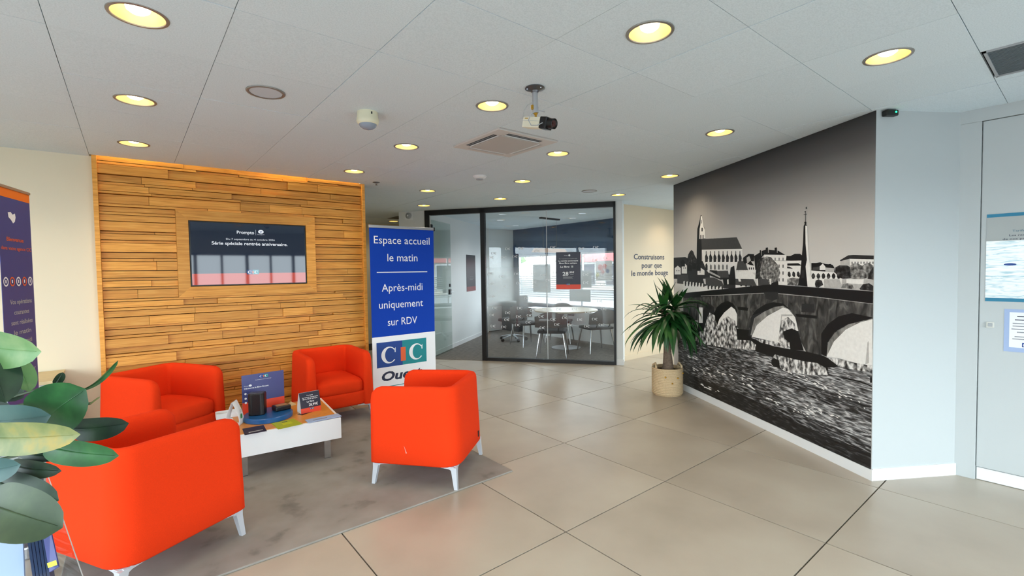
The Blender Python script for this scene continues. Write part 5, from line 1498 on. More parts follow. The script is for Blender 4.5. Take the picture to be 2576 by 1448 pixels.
# air conditioning cassette
ac = thing('air_conditioner', 'square air conditioning cassette with black outlet slots flush in the ceiling', 'air conditioner', ((AC[0]+AC[1])/2, (AC[2]+AC[3])/2, ZC))
hw, hh = (AC[1]-AC[0])/2, (AC[3]-AC[2])/2
MB().box(-hw, hw, -hh, hh, -.012, .10).build('panel', pm('ac_panel', (212, 206, 200), .5), ac, bevel=.006)
MB().box(-hw+.11, hw-.11, -hh+.11, hh-.11, -.019, -.012).build('intake_grille', pm('ac_grille', (196, 190, 184), .6, bump=(400, .6)), ac, bevel=.003)
for k, (x0, x1, y0, y1) in enumerate(((-.175, .175, -hh+.045, -hh+.085), (-.19, .19, hh-.085, hh-.045), (-hw+.045, -hw+.085, -.19, .19), (hw-.085, hw-.045, -.19, .19))):
    s_ = MB().box(x0, x1, y0, y1, -.0128, -.0118).build('outlet_slot', 'black_metal' if k in (0, 2) else 'ac_grille', ac)
    if k < 2:
        MB().box(x0, x1, y0+(.042 if k == 0 else -.012), y0+(.052 if k == 0 else -.002), -.017, -.0125).build('louvre', 'trim_white', s_)
        MB().box(x0+.01, x1-.01, y0+.014, y0+.020, -.0134, -.0129).build('louvre', 'grey_plastic', s_)
    else:
        MB().box(x0+(.042 if k == 2 else -.012), x0+(.052 if k == 2 else -.002), y0, y1, -.017, -.0125).build('louvre', 'trim_white', s_)
        MB().box(x0+.014, x0+.020, y0+.01, y1-.01, -.0134, -.0129).build('louvre', 'grey_plastic', s_)

# surveillance camera on its ceiling arm
cc = thing('surveillance_camera', 'cream security camera with a black lens hanging from a grey ceiling arm', 'camera', (1.872, 2.073, ZC))
MB().lathe([(0, 0), (.056, 0), (.058, -.005), (.045, -.010), (.024, -.018), (.019, -.028), (0, -.028)], 28).build('flange', 'steel_dark', cc, smooth=True, angle=35)
for a in range(3):
    MB().lathe([(0, -.009), (.005, -.009), (.004, -.012), (0, -.012)], 8, c=(.046*math.cos(a*2.1+.6), .046*math.sin(a*2.1+.6))).build('screw', 'chrome', cc)
MB().tube([(0, 0, -.02), (0, 0, -.120)], .0165, 16).tube([(0, 0, -.110), (.002, 0, -.144)], .0185, 16).build('arm', pm('arm_grey', (168, 168, 170), .45), cc, smooth=True)
MB().tube([(.003, 0, -.142), (.004, 0, -.152)], .012, 12).tube([(.004, 0, -.150), (.004, 0, -.178)], .007, 12).build('ball_joint', 'gold', cc, smooth=True)
MB().box(-.028, -.016, -.006, .006, -.128, -.102).build('connector', 'gold', cc, bevel=.002)
# the body points to the right of the hall and slightly towards the camera
bd = Vector((.16, -.98, 0)).normalized(); br_ = math.atan2(bd.y, bd.x)
bod = MB().box(-.085, .045, -.030, .030, -.030, .030).build('body', pm('camera_cream', (232, 224, 200), .45), cc, bevel=.005, loc=(.004, -.006, -.203), rotz=br_)
bod.rotation_euler[1] = .24
MB().box(-.083, .043, -.0304, .0304, .006, .0075).build('seam', 'grey_plastic', bod)
MB().box(-.070, -.046, -.0306, .0306, .017, .022).build('badge', 'gold', bod)
lens = MB().box(.045, .095, -.031, .031, -.033, .033).build('lens_block', 'black_plastic', cc, bevel=.004, loc=(.004, -.006, -.203), rotz=br_)
lens.rotation_euler[1] = .24
o = MB().lathe([(0, 0), (.029, 0), (.029, .040), (.026, .042), (.020, .034), (0, .030)], 24).build('lens_barrel', 'black_plastic', lens, smooth=True, angle=35); o.rotation_euler = (0, PI/2, 0); o.location = (.093, 0, 0)
o = MB().lathe([(0, .0315), (.019, .0345)], 20).build('lens_glass', pm('lens_red', (70, 30, 28), .1), lens); o.rotation_euler = (0, PI/2, 0); o.location = (.093, 0, 0)
MB().tube([bd*.09+Vector((-.03, .01, -.222)), bd*.07+Vector((-.05, .01, -.236)), bd*.03+Vector((-.055, .01, -.228)), bd*.01+Vector((-.055, .01, -.195)), bd*.03+Vector((-.05, .01, -.158)), bd*.07+Vector((-.03, .01, -.150)), bd*.09+Vector((-.01, .01, -.158))], .0028, 6).build('lens_cable', 'grey_plastic', cc, smooth=True)
MB().tube([(-.015, 0, -.085), (-.04, .02, -.100), (-.052, .04, -.13), (-.03, .075, -.162)], .0026, 6).build('feed_cable', 'grey_plastic', cc, smooth=True)

# linear air grille in the ceiling near the right wall
lgv = thing('air_grille', 'dark grey slatted air grille in the ceiling beside the white wall', 'grille', (3.615, .085, ZC))
gx0, gx1, gy0, gy1 = 3.365-3.615, 3.865-3.615, -.215-.085, .375-.085
for a in ((gx0, gx1, gy1-.012, gy1), (gx0, gx1, gy0, gy0+.012), (gx0, gx0+.012, gy0, gy1), (gx1-.012, gx1, gy0, gy1)):
    MB().box(*a, -.006, .016).build('frame', 'grey_plastic', lgv)
MB().box(gx0, gx1, gy0, gy1, .030, .04).build('backing', 'black_metal', lgv)
for k in range(24):
    x = gx0 + .02 + k*.0197
    MB().box(x, x+.011, gy0+.012, gy1-.012, .0, .014).build('slat', 'grille_grey', lgv)
MB().box(3.365-3.615-.0015, 3.965-3.615, -.415-.085, -.217-.085, 0, .016).build('blanking_tile', 'ceiling_tile', lgv)
MB().box(3.868-3.615, 3.963-3.615, -.215-.085, .383-.085, 0, .016).build('blanking_tile', 'ceiling_tile', lgv)
# dark return air grille over the corridor
tag(MB().box(3.965, 4.55, 8.25, 8.74, ZC-.004, ZC).build('return_grille', 'black_metal'), 'dark square ceiling grille over the corridor by the white pier', 'grille')

# ------------------------------------------------------------------ wall fixtures
# black sensor with a green light at the top of the mural pier
es = thing('alarm_sensor', 'small black wall sensor with a green light at the end of the mural wall', 'sensor', tuple((M1+pd*.082)) + (2.548,), math.atan2(pd.y, pd.x))
sgn = 1 if Vector((-math.sin(math.atan2(pd.y, pd.x)), math.cos(math.atan2(pd.y, pd.x)))).dot(pn) > 0 else -1
ya, yb = sorted((0.001*sgn, .045*sgn))
MB().box(-.046, .046, ya, yb, -.021, .019).build('housing', 'black_plastic', es, bevel=.008, seg=3)
MB().tube([(.022, .044*sgn, .002), (.022, .047*sgn, .002)], .0065, 12).build('indicator', 'led_green', es)
# alarm sounder on the white pier
pa = G0 - gd*.308 - gn*.0
asn = thing('alarm_sounder', 'round white alarm sounder on the corridor pier', 'alarm', (pa.x, pa.y, 2.50), math.atan2(-gn.y, -gn.x) + PI/2)
MB().box(-.075, .075, -.006, .0, -.075, .075).build('plate', 'trim_white', asn, bevel=.004)
o = MB().lathe([(0, .045), (.012, .045), (.030, .040), (.052, .022), (.054, .006)], 28).build('horn', 'grey_plastic', asn, smooth=True, angle=40); o.rotation_euler = (PI/2, 0, 0)
o = MB().lathe([(0, .05), (.012, .05), (.014, .044)], 14).build('centre_cap', 'trim_white', asn, smooth=True); o.rotation_euler = (PI/2, 0, 0)

# notices on the right wall (plane facing -x): reading direction is -y
RX = 4.5745
XR = (0, -1, 0)
po = thing('price_poster', 'white price list poster with teal bars on the right wall', 'poster', (RX, .473, 1.256))
MB().box(-.003, .0, -.45, 0, 0, .592).build('sheet', 'paper_grey', po)
plate(po, 'teal_bar', 'poster_teal', (-.0034, 0, .570), XR, U_, .45, .022)
plate(po, 'teal_bar', 'poster_teal', (-.0034, 0, .0), XR, U_, .45, .024)
txt('Tarifs', 'blue_grey_text', po, (-.0036, -.122, .466), XR, U_, .014, .055)
txt('Les recommandations', 'print_navy', po, (-.0036, -.108, .438), XR, U_, .013, .22)
txt('de nos principaux services', 'print_navy', po, (-.0036, -.078, .414), XR, U_, .013, .28)
plate(po, 'photo_area', ramp_mat('poster_photo', [(.35, (150, 190, 200)), (.5, (236, 242, 244)), (.7, (250, 252, 252))], 5, stretch=(1, 1.5, 14), rough=.15, dist=1.5), (-.0034, 0, .024), XR, U_, .45, .385)
txt('CIC', 'print_navy', po, (-.0036, -.21, .06), XR, U_, .026, .06)
MB().add([(-.0038, -.115-.03*math.cos(a*PI/8), .25+.008*math.sin(a*PI/8)) for a in range(16)], [tuple(range(16))]).build('print_oval', 'logo_blue', po)
sw = thing('wall_switch', 'small square white switch on the right wall under the price poster', 'switch', (RX, .445, 1.095))
MB().box(-.010, .0, -.020, .020, -.020, .020).build('plate', 'switch_white', sw, bevel=.003)
MB().box(-.014, -.010, -.011, .011, -.012, .012).build('rocker', 'grey_plastic', sw, bevel=.003)
no = thing('notice_sheet', 'printed paper notice in a clear sleeve low on the right wall', 'notice', (RX, .38, .922))
MB().box(-.0015, .0, -.24, 0, 0, .285).build('sleeve', 'leaflet_blue', no)
plate(no, 'paper', 'paper_white', (-.002, -.025, .03), XR, U_, .2, .235)
for k, (y_, z_, w_) in enumerate(((.06, .235, .10), (.05, .212, .11), (.04, .188, .15), (.04, .170, .15), (.035, .150, .16), (.06, .130, .10), (.05, .100, .13), (.04, .084, .15))):
    plate(no, 'text_line', 'print_navy' if k < 2 else 'steel_dark', (-.0024, -y_, z_), XR, U_, w_, .006)
cic_logo(no, (-.0026, -.085, .036), XR, U_, .05, .028, lift=.0004)

# motto on the beige wall
mo = thing('wall_lettering', 'navy motto lettered in three lines on the beige wall', 'lettering', (6.5, 4.8695, 1.35))
f3 = lambda u, z_: (u-6.5, -.002, z_-1.35)
txt('Construisons', 'print_navy', mo, f3(6.578, 1.676), X, U_, .093, .885, bold=.012)
txt('pour que', 'print_navy', mo, f3(6.797, 1.531), X, U_, .093, .59, bold=.012)
txt('le monde bouge', 'print_navy', mo, f3(6.510, 1.399), X, U_, .093, 1.07, bold=.012)

# poster hung on the glass partition
gpo = thing('glass_poster', 'dark offer poster with white print and a red foot hung on the glass partition', 'poster', (G0.x, G0.y, 0), ROT_G)
yo = -.004*SY
XG = X if True else X
MB().box(2.277, 2.672, min(yo, yo-.002*SY), max(yo, yo-.002*SY), 1.204, 1.802).build('sheet', 'poster_dark', gpo)
yp = yo - .0032*SY
plate(gpo, 'red_foot', 'poster_red', (2.277, yp, 1.204), X, U_, .395, .075)
txt('Prompto', 'print_white', gpo, (2.44, yp, 1.742), X, U_, .012, .055, align='C')
MB().add([(2.495+.016*math.cos(a*PI/8), yp, 1.748+.016*math.sin(a*PI/8)) for a in range(16)], [tuple(range(16))]).build('emblem', 'print_white', gpo)
txt('Du 7 septembre au 4 octobre 2026', 'paper_grey', gpo, (2.475, yp, 1.690), X, U_, .012, .29, align='C')
txt('La rentrée anniversaire', 'print_white', gpo, (2.475, yp, 1.650), X, U_, .024, .32, align='C', bold=.02)
txt('Bbox fibre optique.', 'print_white', gpo, (2.475, yp, 1.613), X, U_, .024, .29, align='C', bold=.02)
txt('La fibre', 'print_white', gpo, (2.345, yp, 1.552), X, U_, .030, .15, bold=.025, shear=.15)
plate(gpo, 'device_icon', 'paper_grey', (2.525, yp, 1.550), X, U_, .03, .032)
txt('28', 'print_white', gpo, (2.383, yp, 1.424), X, U_, .062, .095, bold=.02)
txt(',99€', 'print_white', gpo, (2.486, yp, 1.462), X, U_, .028, .085, bold=.02)
txt('/mois', 'print_white', gpo, (2.505, yp, 1.438), X, U_, .014, .055)
for k, w_ in enumerate((.17, .15, .16)):
    plate(gpo, 'text_line', 'paper_grey', (2.39, yp, 1.405-k*.016), X, U_, w_, .004)
cic_logo(gpo, (2.445, yp, 1.270), X, U_, .055, .024, lift=.0004)

# dark poster on the meeting room wall
pq = wl0 + Vector((.801, .599))*1.90 - nn*.001
op = thing('office_poster', 'black poster with a dark red foot on the meeting room wall', 'poster', (pq.x, pq.y, 1.08), math.atan2(.599, .801))
MB().box(0, .60, -.004, 0, 0, .795).build('sheet', 'poster_black', op)
plate(op, 'red_foot', 'poster_red_dark', (0, -.0046, 0), X, U_, .60, .10)
for k, w_ in enumerate((.2, .3, .25)):
    plate(op, 'text_line', 'steel_dark', (.2, -.0046, .25+k*.03), X, U_, w_, .006)

# ------------------------------------------------------------------ meeting room furniture
rt = thing('round_table', 'round pale table in the glass meeting room', 'table', (6.55, 6.45, .006))
MB().lathe([(0, .715), (.60, .715), (.615, .722), (.615, .738), (.605, .745), (0, .745)], 56).build('top', 'table_beige', rt, smooth=True, angle=35)
MB().lathe([(.035, .02), (.035, .715)], 20).build('column', 'alu', rt, smooth=True)
MB().lathe([(0, 0), (.28, 0), (.28, .010), (.05, .022), (0, .022)], 32).build('foot', 'alu', rt, smooth=True, angle=30)


def make_office_chair():
    t = thing('meeting_chair', '', 'chair', group='meeting chairs around the round table')
    rounded(-.245, .245, -.23, .24, .415, .475, .026).build('seat', 'office_seat', t, smooth=True, angle=60)
    vs = []; n = 14
    for i in range(n+1):
        a = -1.15 + 2.3*i/n
        x = .26*math.sin(a)/math.sin(1.15); y0 = -.20 - .09*math.cos(a*1.2)
        hi = .80 - .13*abs(i/n-.5)**2*4
        for z_, dy in ((.53, .02), (.62, 0), (.72, -.015), (hi, -.03)):
            vs.append((x, y0+dy, z_))
        for z_, dy in ((hi, -.055), (.72, -.05), (.62, -.04), (.53, -.015)):
            vs.append((x*1.06, y0+dy, z_))
    fs = []
    for i in range(n):
        for q in range(8):
            q2 = (q+1) % 8
            fs.append((i*8+q, i*8+q2, (i+1)*8+q2, (i+1)*8+q))
    fs += [tuple(range(7, -1, -1)), tuple(range(n*8, n*8+8))]
    o = MB().add(vs, fs).build('backrest', 'office_back', t, smooth=True, angle=50); fix_normals(o)
    for sx in (-1, 1):
        MB().tube([(sx*.12, -.20, .45), (sx*.13, -.27, .50), (sx*.13, -.275, .60)], .009, 8).build('back_support', 'black_metal', t, smooth=True)
        for sy in (-1, 1):
            MB().tube([(sx*.20, sy*.19, .42), (sx*.235, sy*.225, .20), (sx*.26, sy*.25, 0)], [.019, .016, .010], 10).build('leg', 'chrome', t, smooth=True)
    return t


mc0 = make_office_chair()
msp = [((5.74, 5.98), 40, 'dark meeting chair pushed against the glass partition'), ((6.66, 5.78), 70, 'dark meeting chair near the white partition post'),
       ((6.98, 7.05), 215, 'dark meeting chair across the round table under the window'), ((6.25, 7.25), 262, 'dark meeting chair across the round table by the swivel chair')]
mcs = [mc0] + [copy_tree(mc0) for _ in msp[1:]]
for c, ((x, y), fa, lab) in zip(mcs, msp):
    c.location = (x, y, .006); c.rotation_euler[2] = math.radians(fa-90); c['label'] = lab
# swivel chair
sv = thing('swivel_chair', 'dark swivel chair on castors in the meeting room', 'swivel chair', (6.42, 7.92, .006), math.radians(20))
rounded(-.24, .24, -.24, .24, .42, .50, .03).build('seat', 'office_seat', sv, smooth=True, angle=60)
rounded(-.22, .22, -.27, -.21, .56, .98, .028).build('backrest', 'office_back', sv, smooth=True, angle=60)
MB().tube([(0, -.2, .44), (0, -.28, .48), (0, -.275, .62)], .02, 8).build('back_support', 'black_metal', sv, smooth=True)
MB().tube([(0, 0, .10), (0, 0, .42)], .022, 12).build('gas_column', 'chrome', sv, smooth=True)
for k in range(5):
    a = 2*PI*k/5 + .3
    lgx = MB().tube([(0, 0, .12), (.16*math.cos(a), .16*math.sin(a), .10), (.29*math.cos(a), .29*math.sin(a), .075)], [.024, .02, .014], 8).build('base_arm', 'alu', sv, smooth=True)
    MB().tube([(.29*math.cos(a)-.02*math.sin(a), .29*math.sin(a)+.02*math.cos(a), .032), (.29*math.cos(a)+.02*math.sin(a), .29*math.sin(a)-.02*math.cos(a), .032)], .032, 14).build('castor', 'black_plastic', lgx, smooth=True, )
# desk at the back left and side desk
dk = thing('office_desk', 'dark desk pedestal against the meeting room back wall', 'desk', (7.50, 9.14, .006))
MB().box(-.12, .33, -.25, .45, .70, .73).build('top', 'cabinet_grey', dk, bevel=.003)
pdx = MB().box(-.10, .28, -.23, .43, 0, .695).build('pedestal', pm('desk_dark', (56, 58, 64), .5), dk)
for k in range(3):
    dw = MB().box(-.09, .27, -.242, -.23, .04+k*.22, .24+k*.22).build('drawer', 'desk_dark', dk)
    MB().box(.05, .13, -.250, -.242, .15+k*.22, .16+k*.22).build('handle', 'chrome', dw)
# pendant lamp over the round table
pl = thing('pendant_lamp', 'slim wooden pendant lamp on two thin cables over the round table', 'pendant lamp', (6.70, 7.02, ZC), math.radians(8))
MB().box(-.30, .30, -.035, .035, -.03, 0).build('canopy', 'black_metal', pl, bevel=.003)
for x in (-.22, .22):
    MB().tube([(x, 0, -.03), (x, 0, -.62)], .0025, 6).build('cable', 'chrome', pl)
o = MB().add([(-.52, -.06, -.70), (.52, -.06, -.70), (.46, -.04, -.62), (-.46, -.04, -.62), (-.52, .06, -.70), (.52, .06, -.70), (.46, .04, -.62), (-.46, .04, -.62)],
         [(0, 1, 2, 3), (5, 4, 7, 6), (0, 4, 5, 1), (3, 2, 6, 7), (0, 3, 7, 4), (1, 5, 6, 2)]).build('shade', 'copper', pl)
# posters stuck on the inside of the office window
for (v0, v1, z0, z1, m_, lab) in ((8.25, 8.88, .98, 1.66, 'paper_grey', 'grey poster back stuck high on the meeting room window'), (6.95, 7.35, 1.12, 1.50, 'paper_grey', 'small grey poster back on the meeting room window'),
                                  (6.98, 7.62, .80, 1.06, 'paper_grey', 'wide low grey poster back on the meeting room window')):
    tag(MB().box(7.870, 7.874, v0, v1, z0, z1).build('window_poster', m_), lab, 'poster')
wp = thing('window_poster', 'white poster with red and yellow print on the meeting room window', 'poster', (7.872, 6.8, 1.28))
MB().box(0, .003, -.42, .02, 0, .42).build('sheet', 'paper_white', wp)
for (y_, z_, r_, m_) in ((-.10, .28, .07, 'poster_red'), (-.22, .30, .06, 'poster_red'), (-.17, .18, .05, 'poster_red'), (.0-.02, .12, .05, 'yellow'), (-.30, .2, .05, 'logo_blue')):
    MB().add([(-.001, y_+r_*math.cos(a*PI/8), z_+r_*.9*math.sin(a*PI/8)) for a in range(16)], [tuple(range(16))]).build('print_blot', m_, wp)

# ------------------------------------------------------------------ street outside
gr = struct(MB().box(-60, 70, -60, 70, -.40, -.13).build('floor_street', 'asphalt'), 'grey street outside the windows')
bl = thing('shop_building', 'pale building with a red fascia across the street', 'building', (30, 24, -.13), math.radians(0))
MB().box(0, 8, -16, 10, 0, 3.4).build('wall', 'outside_wall', bl)
MB().box(-.6, 0, -16, 6, 2.3, 3.6).build('fascia', 'outside_red', bl)
for k in range(6):
    w_ = MB().box(-.05, 0, -15+k*3.4, -12.6+k*3.4, .3, 2.2).build('window', 'alu', bl)
    MB().box(-.08, -.05, -14.9+k*3.4, -12.7+k*3.4, .4, 2.1).build('pane', 'poster_dark', w_)
tr_ = thing('street_tree', 'green tree standing across the street', 'tree', (24, 31, -.13))
MB().tube([(0, 0, 0), (0, 0, 2.2)], [.18, .12], 10).build('trunk', 'trunk', tr_, smooth=True)
bm_ = bmesh.new(); bmesh.ops.create_icosphere(bm_, subdivisions=4, radius=1)
for v in bm_.verts:
    n_ = 1 + .16*math.sin(v.co.x*7+1)*math.sin(v.co.y*6)*math.sin(v.co.z*8+2) + .06*math.sin(v.co.x*21)*math.sin(v.co.z*19)
    v.co = Vector((v.co.x*2.0*n_, v.co.y*2.0*n_, v.co.z*1.6*n_ + 3.2))
bm_.verts.index_update()
MB().add([tuple(v.co) for v in bm_.verts], [tuple(v.index for v in f.verts) for f in bm_.faces]).build('crown', 'tree_leaf', tr_); bm_.free()

# ------------------------------------------------------------------ yucca in a basket
yu = thing('yucca_plant', 'tall potted yucca with long drooping leaves in a woven basket by the mural', 'plant', (5.015, 3.235, 0))
bk_prof = [(0, .0), (.165, .0), (.174, .012), (.178, .10), (.178, .22), (.175, .315), (.180, .325), (.172, .328), (.165, .315), (.165, .27), (0, .27)]
MB().lathe(bk_prof, 48).build('basket', 'basket', yu, smooth=True, angle=50)
for k in range(16):
    z_ = .02 + k*.019
    MB().lathe([(.1765, z_), (.1815, z_+.006), (.1815, z_+.011), (.1765, z_+.017)], 48).build('weave_ring', 'basket', yu, smooth=True)
MB().lathe([(0, .285), (.164, .283)], 32).build('soil', 'soil', yu)
vr = Vector((.777, -.63, 0)); vf = Vector((.629, .777, 0)).normalized()
for s in (-1, 1):
    c = vr*s*.150; t_ = vf
    MB().tube([c - t_*.07 + Vector((0, 0, .30)), c*1.02 - t_*.06 + Vector((0, 0, .345)), c*.95 + Vector((0, 0, .375)), c*1.02 + t_*.06 + Vector((0, 0, .345)), c + t_*.07 + Vector((0, 0, .30))], .012, 8).build('handle', 'basket', yu, smooth=True)
for a_, z_ in ((-.42, .235), (.0, .165), (.38, .225), (.95, .27)):
    dirv = (-vf*math.cos(a_) + vr*math.sin(a_))
    p = dirv*.186
    bb = rounded(p.x-.010, p.x+.010, p.y-.010, p.y+.010, z_-.010, z_+.010, .0098).build('bead', 'gold', yu, smooth=True)
tk = [(0, 0, .26), (.012, -.004, .34), (.006, .0, .5), (.012, .004, .68), (.016, .004, .86), (.014, .002, .98)]
MB().tube(tk, [.078, .062, .046, .042, .036, .028], 18).build('trunk', 'trunk', yu, smooth=True)
yr = random.Random(11)


def strap_leaf(base, az, el, ln, w, droop):
    pts = []; n = 10
    p = Vector(base); e = el
    for i in range(n+1):
        pts.append(p.copy())
        d = Vector((math.cos(az)*math.cos(e), math.sin(az)*math.cos(e), math.sin(e)))
        p = p + d*(ln/n)
        e -= droop/n*(.4+1.2*i/n)
        e = max(e, -1.45)
    vs = []; fs = []
    side = Vector((-math.sin(az), math.cos(az), 0))
    for i, q in enumerate(pts):
        t_ = i/n
        ww = w*(.45 + 1.0*t_ if t_ < .35 else .8*(1-((t_-.35)/.65)**2.2) + .002)
        tn = (pts[min(i+1, n)]-pts[max(i-1, 0)]).normalized(); up = side.cross(tn).normalized()
        if up.z < 0 and el > 0:
            pass
        vs += [q - side*ww*.5 + up*ww*.16, q, q + side*ww*.5 + up*ww*.16]
    for i in range(n):
        a = 3*i
        fs += [(a, a+1, a+4, a+3), (a+1, a+2, a+5, a+4)]
    return vs, fs


mnl = Vector((mn.x, mn.y)); wall_d = (Vector((5.015, 3.235)) - M0).dot(mnl)     # clear distance to the mural
for k in range(96):
    az = yr.uniform(0, 2*PI)
    t_ = k/96
    if t_ < .45:
        el = yr.uniform(-.45, .1); dr_ = yr.uniform(.9, 1.5); ln = yr.uniform(.52, .74)
    elif t_ < .8:
        el = yr.uniform(.15, .65); dr_ = yr.uniform(.9, 1.8); ln = yr.uniform(.42, .56)
    else:
        el = yr.uniform(.75, 1.4); dr_ = yr.uniform(.1, .6); ln = yr.uniform(.26, .40)
    head = Vector((.014, .002, 0)) + (vr*.075 if k % 2 else -vr*.055)
    base = head + Vector((0, 0, .88 + .14*t_ + (.06 if k % 2 else 0)))
    vs, fs = strap_leaf(base, az, el, ln, yr.uniform(.062, .088), dr_)
    # keep every leaf in front of the wall: slide it along the wall plane
    vv = []
    for p in vs:
        q = Vector((p[0], p[1])); dist = wall_d + q.dot(mnl)
        if dist < .02:
            q = q + mnl*(.02-dist + .004*(k % 5))
        vv.append((q.x, q.y, p[2]))
    MB().add(vv, fs).build('leaf', 'yucca_leaf', yu, smooth=True, angle=60)
for k in range(26):       # the older leaves hang down around the trunk
    ang_ = yr.uniform(-1.0, 1.9); dv = -vf*math.cos(ang_) + vr*math.sin(ang_)
    vs, fs = strap_leaf(Vector((.014, .002, .90 + yr.uniform(-.05, .05))) + vr*(.07 if k % 3 else -.04), math.atan2(dv.y, dv.x), yr.uniform(-.5, .1), yr.uniform(.42, .58), yr.uniform(.060, .080), yr.uniform(1.6, 2.4))
    vv = []
    for p in vs:
        q = Vector((p[0], p[1])); dist = wall_d + q.dot(mnl)
        if dist < .02:
            q = q + mnl*(.02-dist + .004*(k % 5))
        vv.append((q.x, q.y, p[2]))
    MB().add(vv, fs).build('leaf', 'yucca_leaf', yu, smooth=True, angle=60)
for s in (-1, 1):
    MB().tube([(.014, .002, .80), tuple(Vector((.014, .002, .90)) + vr*s*.05), tuple(Vector((.014, .002, 1.06)) + vr*s*.07)], [.03, .024, .014], 10).build('branch', 'trunk', yu, smooth=True)

# ------------------------------------------------------------------ counter, plant and brochures in the left foreground
ct = thing('side_counter', 'white pedestal counter holding the potted plant', 'counter', (-.36, 1.25, 0))
MB().box(-.30, .30, -.22, .24, 0, .72).build('body', 'trim_white', ct, bevel=.004)
MB().box(-.32, .32, -.24, .26, .72, .75).build('top', 'trim_white', ct, bevel=.004)


CAMP = Vector((0, 0, 1.513)); DN = -_u


def at(x, y, d):
    """a point in the hall seen towards picture position x, y at depth d metres"""
    return CAMP + (_f + _r*((x-1288)/1187.8) + DN*((y-724)/1187.8))*d


pot_c = at(-150, 1300, 1.0)
fp = thing('potted_plant', 'broad leaved potted plant with glossy rounded leaves in the left foreground', 'plant', (pot_c.x, pot_c.y, .75))
MB().lathe([(0, 0), (.075, 0), (.10, .15), (.105, .16), (.095, .16), (.085, .14), (0, .14)], 32).build('pot', 'trim_white', fp, smooth=True, angle=40)
MB().lathe([(0, .146), (.086, .143)], 24).build('soil', 'soil', fp)
stem_top = Vector((pot_c.x, pot_c.y, 1.24))
base0 = Vector((pot_c.x, pot_c.y, .75))


def blade(b, t, w, nrm_tilt, fold, bend, mat, shape=1.0):
    """a broad leaf from base b to tip t: width w, folded at the midrib and bent"""
    ax = (t-b); L = ax.length; ax.normalize()
    view = (CAMP - (b+t)/2).normalized()
    nr = (view - ax*view.dot(ax)).normalized()
    side = ax.cross(nr).normalized()
    nr2 = (nr*math.cos(nrm_tilt) + side*math.sin(nrm_tilt)); side = ax.cross(nr2).normalized()
    n = 16; vs = []; m = 4
    for i in range(n+1):
        q = i/n
        qq = 2*q**.88-1
        ww = w*.5*max(.03, max(0, 1-abs(qq)**2.7)**.55)
        c = b + ax*(L*q) + nr2*(bend*math.sin(PI*q))
        for j in range(-m, m+1):
            s = j/m
            vs.append(c + side*(ww*s) + nr2*(fold*abs(s)**1.5*ww))
    k = 2*m+1
    fs = [(i*k+j, i*k+j+1, (i+1)*k+j+1, (i+1)*k+j) for i in range(n) for j in range(2*m)]
    vs = [v - base0 for v in vs]
    o = MB().add(vs, fs).build('leaf', mat, fp, smooth=True, angle=80)
    rb_ = [b + ax*(L*q) + nr2*(bend*math.sin(PI*q) + .0006) - base0 for q in (0, .2, .4, .6, .8, .95)]
    MB().tube(rb_, [.0022, .0018, .0015, .0012, .0008, .0004], 5).build('midrib', mat, o, smooth=True)
    return o


leaves = [  # base px, tip px, depths, width px, tilt, fold, bend, material
    ((-70, 862), (104, 884), .92, .86, 96, .35, .25, .012, 'leaf_pale'),
    ((-60, 900), (74, 894), .95, .92, 46, .7, .3, .01, 'leaf_dark'),
    ((-50, 880), (14, 1012), .88, .84, 92, -.3, .25, .012, 'leaf_dark'),
    ((30, 905), (74, 985), .97, .95, 48, -.4, .3, .008, 'leaf_pale'),
    ((-60, 1060), (128, 1044), .90, .86, 88, .3, .2, .012, 'leaf_teal'),
    ((100, 1062), (216, 978), .92, .90, 128, -.15, .22, .010, 'leaf_green'),
    ((190, 985), (297, 906), .94, .92, 17, 0.9, .3, .012, 'leaf_green'),
    ((140, 966), (158, 936), .95, .95, 20, .2, .2, .002, 'leaf_dark'),
    ((228, 1014), (252, 997), .93, .93, 4, .2, .1, 0, 'leaf_yellow'),
    ((175, 1078), (324, 1064), .96, .97, 60, .35, .3, .010, 'leaf_dark'),
    ((-60, 1098), (202, 1092), .84, .80, 82, .25, .22, .016, 'leaf_yellow'),
    ((110, 1120), (299, 1146), .90, .90, 62, .3, .3, .014, 'leaf_green'),
    ((120, 1128), (208, 1157), .91, .90, 14, .8, .2, .008, 'leaf_dark'),
    ((40, 1128), (152, 1150), .93, .92, 30, .5, .3, .008, 'leaf_dark'),
    ((-70, 1190), (52, 1168), .88, .86, 66, .2, .2, .01, 'leaf_teal'),
    ((30, 1168), (155, 1184), .92, .90, 44, .3, .3, .01, 'leaf_dark'),
    ((-5, 1212), (148, 1258), .90, .88, 74, .15, .25, .012, 'leaf_dark'),
    ((-40, 1262), (158, 1326), .81, .79, 124, .1, .2, .014, 'leaf_olive'),
    ((-40, 940), (60, 1000), .98, .98, 60, .3, .2, .01, 'leaf_dark'),
    ((-60, 1010), (40, 1090), 1.0, .98, 80, .2, .2, .01, 'leaf_dark'),
]
for (b, t, d0, d1, wpx, tilt, fold, bend, m_) in leaves:
    pb = at(b[0], b[1], d0); pt = at(t[0], t[1], d1)
    blade(pb, pt, wpx/1187.8*(d0+d1)/2, tilt, fold, bend, m_)
    mid_ = (stem_top + pb)/2 + Vector((0, 0, .02))
    s0 = Vector((pot_c.x, pot_c.y, max(.9, pb.z-.06)))
    MB().tube([s0-base0, (s0+pb)/2 + Vector((0, 0, -.01)) - base0, pb-base0], [.004, .0032, .0025], 6).build('petiole', 'leaf_olive', fp, smooth=True)
MB().tube([base0+Vector((0, 0, .13))-base0, base0+Vector((.01, .005, .32))-base0, base0+Vector((0, 0, .62))-base0], [.014, .011, .007], 10).build('stem', 'trunk', fp, smooth=True)

